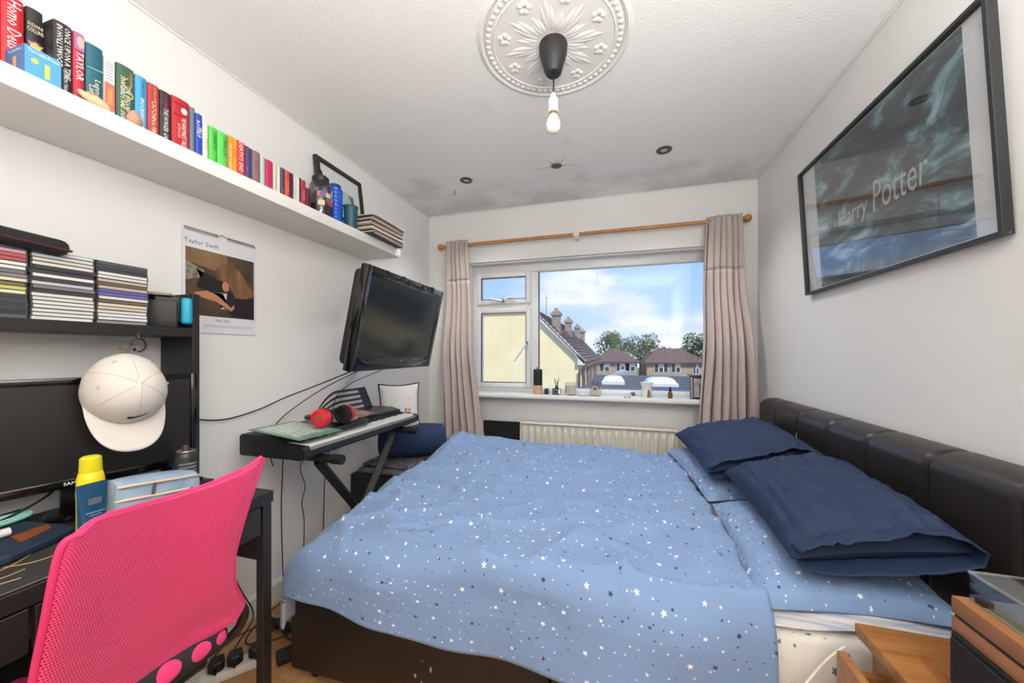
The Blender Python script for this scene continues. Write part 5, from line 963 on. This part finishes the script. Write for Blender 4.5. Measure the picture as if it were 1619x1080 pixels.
# duvet
def hemz(x): return .30+.10*max(0, (-x-.35)/.8)**1.5 - .05*max(0, (x+.1))
def duv(u, v):
    s = u; # X direction: left hang then top to the pillow edge
    topz = .585
    xl, xr = -1.17, .365
    X_ = -1.17-.20+(1.17+.20+.365)*u      # arc coordinate along X (hang .20 over foot)
    # Y arc coordinate: far hang .14, top 2.42..1.03, front hang
    front_hang = .30
    t_ = 2.44+.16-(2.44+.16-1.015+front_hang)*v
    rY, rX = .085, .16
    def roll(c, edge, r, sgn):
        # c: arc coordinate, edge: side plane; returns (pos, drop)
        q = sgn*(edge-c)    # >0 beyond edge
        arc = r*pi/2; st = -r*.999
        e = q+r
        if e <= 0: return c, 0
        if e < arc: th = e/r; return edge+sgn*(-1)*(-r+r*sin(th))*-1*-1 if False else edge-sgn*(r*sin(th)-r), r*(1-cos(th))
        return edge, r+(e-arc)
    x, dx = roll(X_, -1.155, rX, 1)
    if t_ < 1.7: y, dy = roll(t_, 1.005, rY, 1)
    else: y, dy = roll(t_, 2.455, rY, -1)
    hl = topz-hemz(x)
    if t_ < 1.7 and dy > rY: dy = rY+(dy-rY)*(hl-rY)/(front_hang-rY*.57)
    if dx > rX: dx = rX+(dx-rX)*1.0
    drop = (dx**3+dy**3)**(1/3)
    z = topz-drop
    k = max(0, 1-dy/.1)*max(0, 1-dx/.12)
    # puffy top with long soft folds
    z += k*(.018*nz3(x*1.6, y*1.9, 1.2)+.012*nz3(x*4+y*2.5, y*5, 4.2)+.007*sin(9*y+5*x+2.5*nz3(x*2, y*2, 3)))
    z += .055*math.exp(-((x+1.08)/.2)**2-((y-2.22)/.24)**2)+.03*k*math.exp(-((x+.9)/.5)**2)*(y-1.7)
    z -= .055*math.exp(-((x+1.2)/.22)**2-((y-1.05)/.4)**2)
    z += k*(.024*max(0, 1-abs(nz3(x*1.3+y*.9, y*6.5-x*1.2, 11))*3.6)**2+.016*max(0, 1-abs(nz3(x*5, y*3.5, 17))*3.5)**2-.006)
    # hanging folds on the near side and the foot
    if t_ < 1.7: g = min(1, dy/.12); y += -g*(.018*sin(7*x+1.2+.8*sin(3*x))+.012*nz3(x*6, dy*5, 2))-.03*g*(dy/.3)
    if dx > 0: g = min(1, dx/.15); x += -g*(.016*sin(11*y)+.02*nz3(y*4, dx*4, 5))
    # wavy edge by the pillows
    if u > .93: e = (u-.93)/.07; x += e*(.03*nz3(y*3, 0, 7)+.05*max(0, (1.75-y))*.12-.07*max(0, y-1.9)); z += -.012*e+.016*sin(pi*e)+.008*sin(y*14)*e
    # crease running from the near pillow corner
    dd = (x-.18)*.8+(y-1.35)*.35; z += k*(-.012*math.exp(-(dd/.03)**2)*math.exp(-((y-1.1)/.3)**2))
    z += k*.010*math.exp(-(((x-.20)+.13*(y-1.7))/.035)**2)
    return (x, y, z)
o = MB().grid(duv, 170, 170, uv=lambda u, v: (u*1.735, v*1.87)).build('duvet', [starm, stripe], None, 2)
dv = tag(o, 'rumpled light blue star-print duvet covering most of the bed', 'duvet'); solidify(o, .018, -1, 1)
# pillows
def pillow(name, label, corners, th, mat, seed, wr=.006, sag=0, open_end=False, N=54, uvs=(.7, .48)):
    A, B_, C_, D_ = [V(c) for c in corners]   # A far-left, B far-right, C near-right, D near-left
    cen = (A+B_+C_+D_)/4; up = (B_-A).cross(D_-A); up = -up if up.z < 0 else up; up.normalize()
    t = thing(name, label, 'pillow', (cen.x, cen.y, min(c.z for c in (A, B_, C_, D_))-.03))
    def fn(u, v, s):   # u: far->near, v: left->right
        p = (A*(1-v)+B_*v)*(1-u)+(D_*(1-v)+C_*v)*u
        a, b = 2*u-1, 2*v-1
        prof = max(0, (1-abs(a)**3.2)*(1-abs(b)**3.0))**.48
        wv = wr*nz3(u*3+seed, v*22+3*u, seed)+wr*.9*nz3(u*9, v*7, seed+3)
        wr_edge = wr*2.6*nz3(u*26, v*3, seed+8)*(abs(b)**2)*(1-abs(b)**8)
        inn = .05*(1-abs(a)**2)*abs(b)**4; inn2 = .06*(1-abs(b)**2)*abs(a)**4
        p = p+(cen-p)*(inn+inn2)
        h = th*(1.0 if s > 0 else .55)*prof
        return p+up*(s*h+(wv+wr_edge)*min(1, prof*2)*(1 if s > 0 else .4))+V((0, 0, sag*prof*0))
    uvf = lambda u, v: (u*uvs[0]+seed, v*uvs[1])
    part_ = MB().grid(lambda u, v: fn(u, v, 1), N, N, uv=uvf).grid(lambda u, v: fn(u, v, -1), N, N, uv=uvf)
    part_.build('pillowcase', mat, t, 2)
    if open_end:
        def slv(u, v):
            a = 2*pi*v; q = .5-.5*cos(a); vv = v*2 if v <= .5 else 2-2*v; s = 1 if v <= .5 else -1
            base = fn(.955, .03+.94*vv, s); d = (D_-A).normalized()
            e = base+d*(.055*u)+up*(s*.012*u*sin(pi*vv))+V((0, 0, .010*u*sin(vv*9+1)*(s > 0))); return e
        so_ = MB().grid(slv, 8, 60, uv=lambda u, v: (u*.1, v)).build('open_hem', mat, t, 2); solidify(so_, .003, 0)
    return t
navy = M('navy_cotton', (22,42,74), .8, bump=(120, .25, .002))
pillow('pillow', 'star-print pillow at the window side under a navy pillow', ((.29, 2.40, .60), (.80, 2.42, .64), (.80, 1.66, .64), (.35, 1.62, .60)), .058, starm, 2.0)
pillow('pillow', 'star-print pillow nearest the bedside table under a navy pillow', ((.36, 1.60, .60), (.80, 1.62, .62), (.765, 1.06, .58), (.335, 1.03, .565)), .065, starm, 7.0)
pillow('pillow', 'plain navy pillow at the window side against the headboard', ((.335, 2.40, .70), (.79, 2.40, .80), (.79, 1.70, .79), (.36, 1.70, .69)), .078, navy, 11.0, .010, open_end=True)
pillow('pillow', 'plain navy pillow in front with open pillowcase end towards the viewer', ((.42, 1.67, .71), (.79, 1.65, .79), (.785, 1.06, .755), (.425, 1.08, .675)), .085, navy, 15.0, .011, open_end=True)
hp = bpy.data.objects['pillow.001']; Dn, Cn = V((.335, 1.028, .560)), V((.765, 1.058, .575))
MB().grid(lambda u, v: Dn.lerp(Cn, u)+V((0, -.006+.03*v, -.002-.020*(1-v)-.006*sin(u*8))), 30, 4).build('striped_hem', stripe2, hp, 2)
# ================================================================== NIGHTSTAND + RECORD PLAYER
oak = M('honey_oak', (172,118,66), .4, var=(24, .1, (140,88,42), (.3, 3, 1)), bump=(40, .05, .001))
t = thing('bedside_table', 'honey-coloured wooden bedside table with open drawer beside the bed', 'bedside table', (.71, .78, 0))
MB().box((.505, .56, .575), (.915, .985, .60), .003).build('table_top', oak, t, True)
MB().box((.53, .585, .05), (.548, .97, .575)).box((.895, .585, .05), (.912, .97, .575)).box((.548, .955, .05), (.895, .97, .575)).box((.548, .585, .05), (.895, .6, .575)).box((.548, .6, .05), (.895, .955, .07)).box((.548, .6, .3), (.895, .955, .315)).build('carcass', oak, t)
dr = MB().box((.455, .60, .36), (.473, .95, .555), .003).build('drawer', oak, t, True); MB().box((.473, .615, .37), (.53, .63, .53)).box((.473, .92, .37), (.53, .935, .53)).box((.473, .63, .37), (.53, .92, .38)).build('drawer_box', oak, dr); MB().lathe([(.008, 0), (.014, .012), (.012, .022), (.001, .025)], n=16, mtx=Matrix.Translation((.455, .775, .46)) @ Matrix.Rotation(-pi/2, 4, 'Y')).build('knob', oak, dr, True)
for x in (.54, .88):
    for y in (.6, .94): MB().box((x, y, 0), (x+.03, y+.03, .05)).build('foot', oak, t)
MB().prism([(.566, .895, .6003), (.575, .915, .6003), (.585, .91, .6003), (.588, .86, .6003), (.582, .80, .6003), (.57, .765, .6003), (.56, .80, .6003), (.562, .85, .6003)], (0, 0, .0002)).build('water_stain', M('oak_stain', (136,80,38), .5, var=(30, .2, (150,92,46))), t)
t = thing('speaker_box', 'black box speaker standing on the bedside table under the record player', 'speaker', (.72, .68, .60)); MB().box((.577, .52, .6005), (.90, .848, .698), .002).build('cabinet', M('speaker_black', (20,20,21), .7), t); MB().box((.572, .525, .61), (.577, .843, .69), .002).build('grille', M('grille_black', (26,26,27), .9, bump=(900, .5, .001)), t)
t = thing('record_player', 'walnut-sided record player with clear dust cover on black speaker', 'record player', (.74, .68, .698)); wal = M('walnut_veneer', (166,112,66), .4, var=(10, .2, (142,90,48), (4, .4, 6)))
MB().box((.58, .52, .699), (.90, .852, .724), .002).build('lower_plinth', wal, t, True); MB().box((.583, .523, .724), (.898, .849, .731)).build('dark_band', BLK, t); MB().box((.58, .52, .731), (.90, .852, .760), .002).build('upper_plinth', wal, t, True)
MB().box((.60, .53, .760), (.895, .845, .7625)).build('deck', M('deck_grey', (128,124,110), .5), t); pl = MB().lathe([(.001, .763), (.125, .763), (.126, .770), (.12, .773), (.001, .774)], (.74, .68, 0), 48).build('platter', mbk, t, True); MB().lathe([(.001, .7742), (.046, .7742), (.046, .7745)], (.74, .68, 0), 32).build('record_label', M('label_orange', (196,132,80), .5), pl)
MB().tube([(.87, .80, .79), (.86, .70, .788), (.80, .62, .780)], .004, 8).lathe([(.016, .762), (.016, .79)], (.87, .80, 0), 16).build('tonearm', M('brushed_steel'), t, True)
acr = glassmat('clear_acrylic', (236,238,238), .12)
dc = MB(); a0, b0, a1, b1, zc0, zc1 = .603, .53, .897, .848, .7635, .805
th_ = .004
dc.box((a0, b0, zc0), (a0+th_, b1, zc1)).box((a1-th_, b0, zc0), (a1, b1, zc1)).box((a0+th_, b1-th_, zc0), (a1-th_, b1, zc1)).box((a0+th_, b0, zc0), (a1-th_, b0+th_, zc1)).box((a0, b0, zc1), (a1, b1, zc1+th_)); dc.build('dust_cover', acr, t)
MB().tube([(a0, b0, zc1+.002), (a0, b1, zc1+.002), (a1, b1, zc1+.002)], .0028, 6).build('cover_edge', glassmat('acrylic_edge', (226,230,230), .5, .15), t, True); MB().box((a0-.003, b1-.03, .760), (a0+.012, b1-.012, .772), .002).build('hinge', BLK, t)
cable('white_lead', 'white charging lead drooping from under the bedside table to bed', [(.50, 1.005, .53), (.47, 1.003, .50), (.44, 1.0, .46), (.41, .99, .42), (.39, .975, .36), (.37, .97, .28)], .0028, M('lead_white', (226,222,212), .5))
# ================================================================== POSTER
t = thing('framed_poster', 'large black-framed dark teal poster with silver lettering on right wall', 'poster', (RX, 1.668, 1.487), (0, rad(-3.2), 0))
hw, hh, bw = .485, .607, .012
m = MB()
for a, b in (((-.026, -hw, 0), (-.003, -hw+bw, hh)), ((-.026, hw-bw, 0), (-.003, hw, hh)), ((-.026, -hw+bw, 0), (-.003, hw-bw, bw)), ((-.026, -hw+bw, hh-bw), (-.003, hw-bw, hh))): m.box(a, b, .001)
part('frame', m, M('frame_charcoal', (40,41,43), .4), t); part('mount', MB().box((-.008, -hw+bw, bw), (-.004, hw-bw, hh-bw)), M('mount_white'), t)
pm = M('poster_print', (40,58,66), .5); nd_, lk_, b_ = nodes(pm); tcn = nd_.new('ShaderNodeTexCoord'); mpn = nd_.new('ShaderNodeMapping'); lk_.new(tcn.outputs['Object'], mpn.inputs[0]); mpn.inputs['Rotation'].default_value = (rad(-35), 0, 0); mpn.inputs['Scale'].default_value = (1, 3.2, 7)
nn = nd_.new('ShaderNodeTexNoise'); nn.inputs['Scale'].default_value = 1.5; nn.inputs['Detail'].default_value = 8; nn.inputs['Roughness'].default_value = .62; nn.inputs['Distortion'].default_value = .8; lk_.new(mpn.outputs[0], nn.inputs[0]); rr = nd_.new('ShaderNodeValToRGB'); lk_.new(nn.outputs[0], rr.inputs[0]); e = rr.color_ramp.elements
e[0].position = .40; e[0].color = lin((28,34,40)); e[1].position = .70; e[1].color = lin((206,226,230)); q = e.new(.5); q.color = lin((52,74,82)); q = e.new(.58); q.color = lin((104,148,158)); lk_.new(rr.outputs[0], b_.inputs['Base Color'])
# local +Y of the poster is away from the camera (photo left)
py = lambda Y_: Y_-1.668
part('print', MB().box((-.0095, py(1.272), .02), (-.008, py(2.03), .59)), pm, t)
sil = M('poster_silver', (186,192,190), .4)
text('title', 'Harry', (-.0097, py(1.775), .265), (0, -1, 0), (0, 0, 1), sil, t, h=.09, w=.185, squeeze=False, shear=.15); text('title', 'Potter', (-.0097, py(1.53), .285), (0, -1, 0), (0, 0, 1), sil, t, h=.11, w=.25, squeeze=False, shear=.15)
def ppoly(nm, pts, mat, k): part(nm, MB().prism([(-.0096-k*.0002, py(a), b) for a, b in pts], (-.00012, 0, 0)), mat, t)
ppoly('dark_stroke', [(1.385, .06), (1.38, .06), (1.374, .2), (1.378, .2)], M('poster_dark', (30,40,44), .5), 2)
part('glass', MB().box((-.0165, -hw+bw, bw), (-.0145, hw-bw, hh-bw)), glassmat('poster_glass', (250,250,250), .085), t)
MB().tube([(RX-.006, 1.19, 1.488), (RX-.014, 1.185, 1.493)], .004, 6).build('corner_clip', M('brushed_steel'), t)
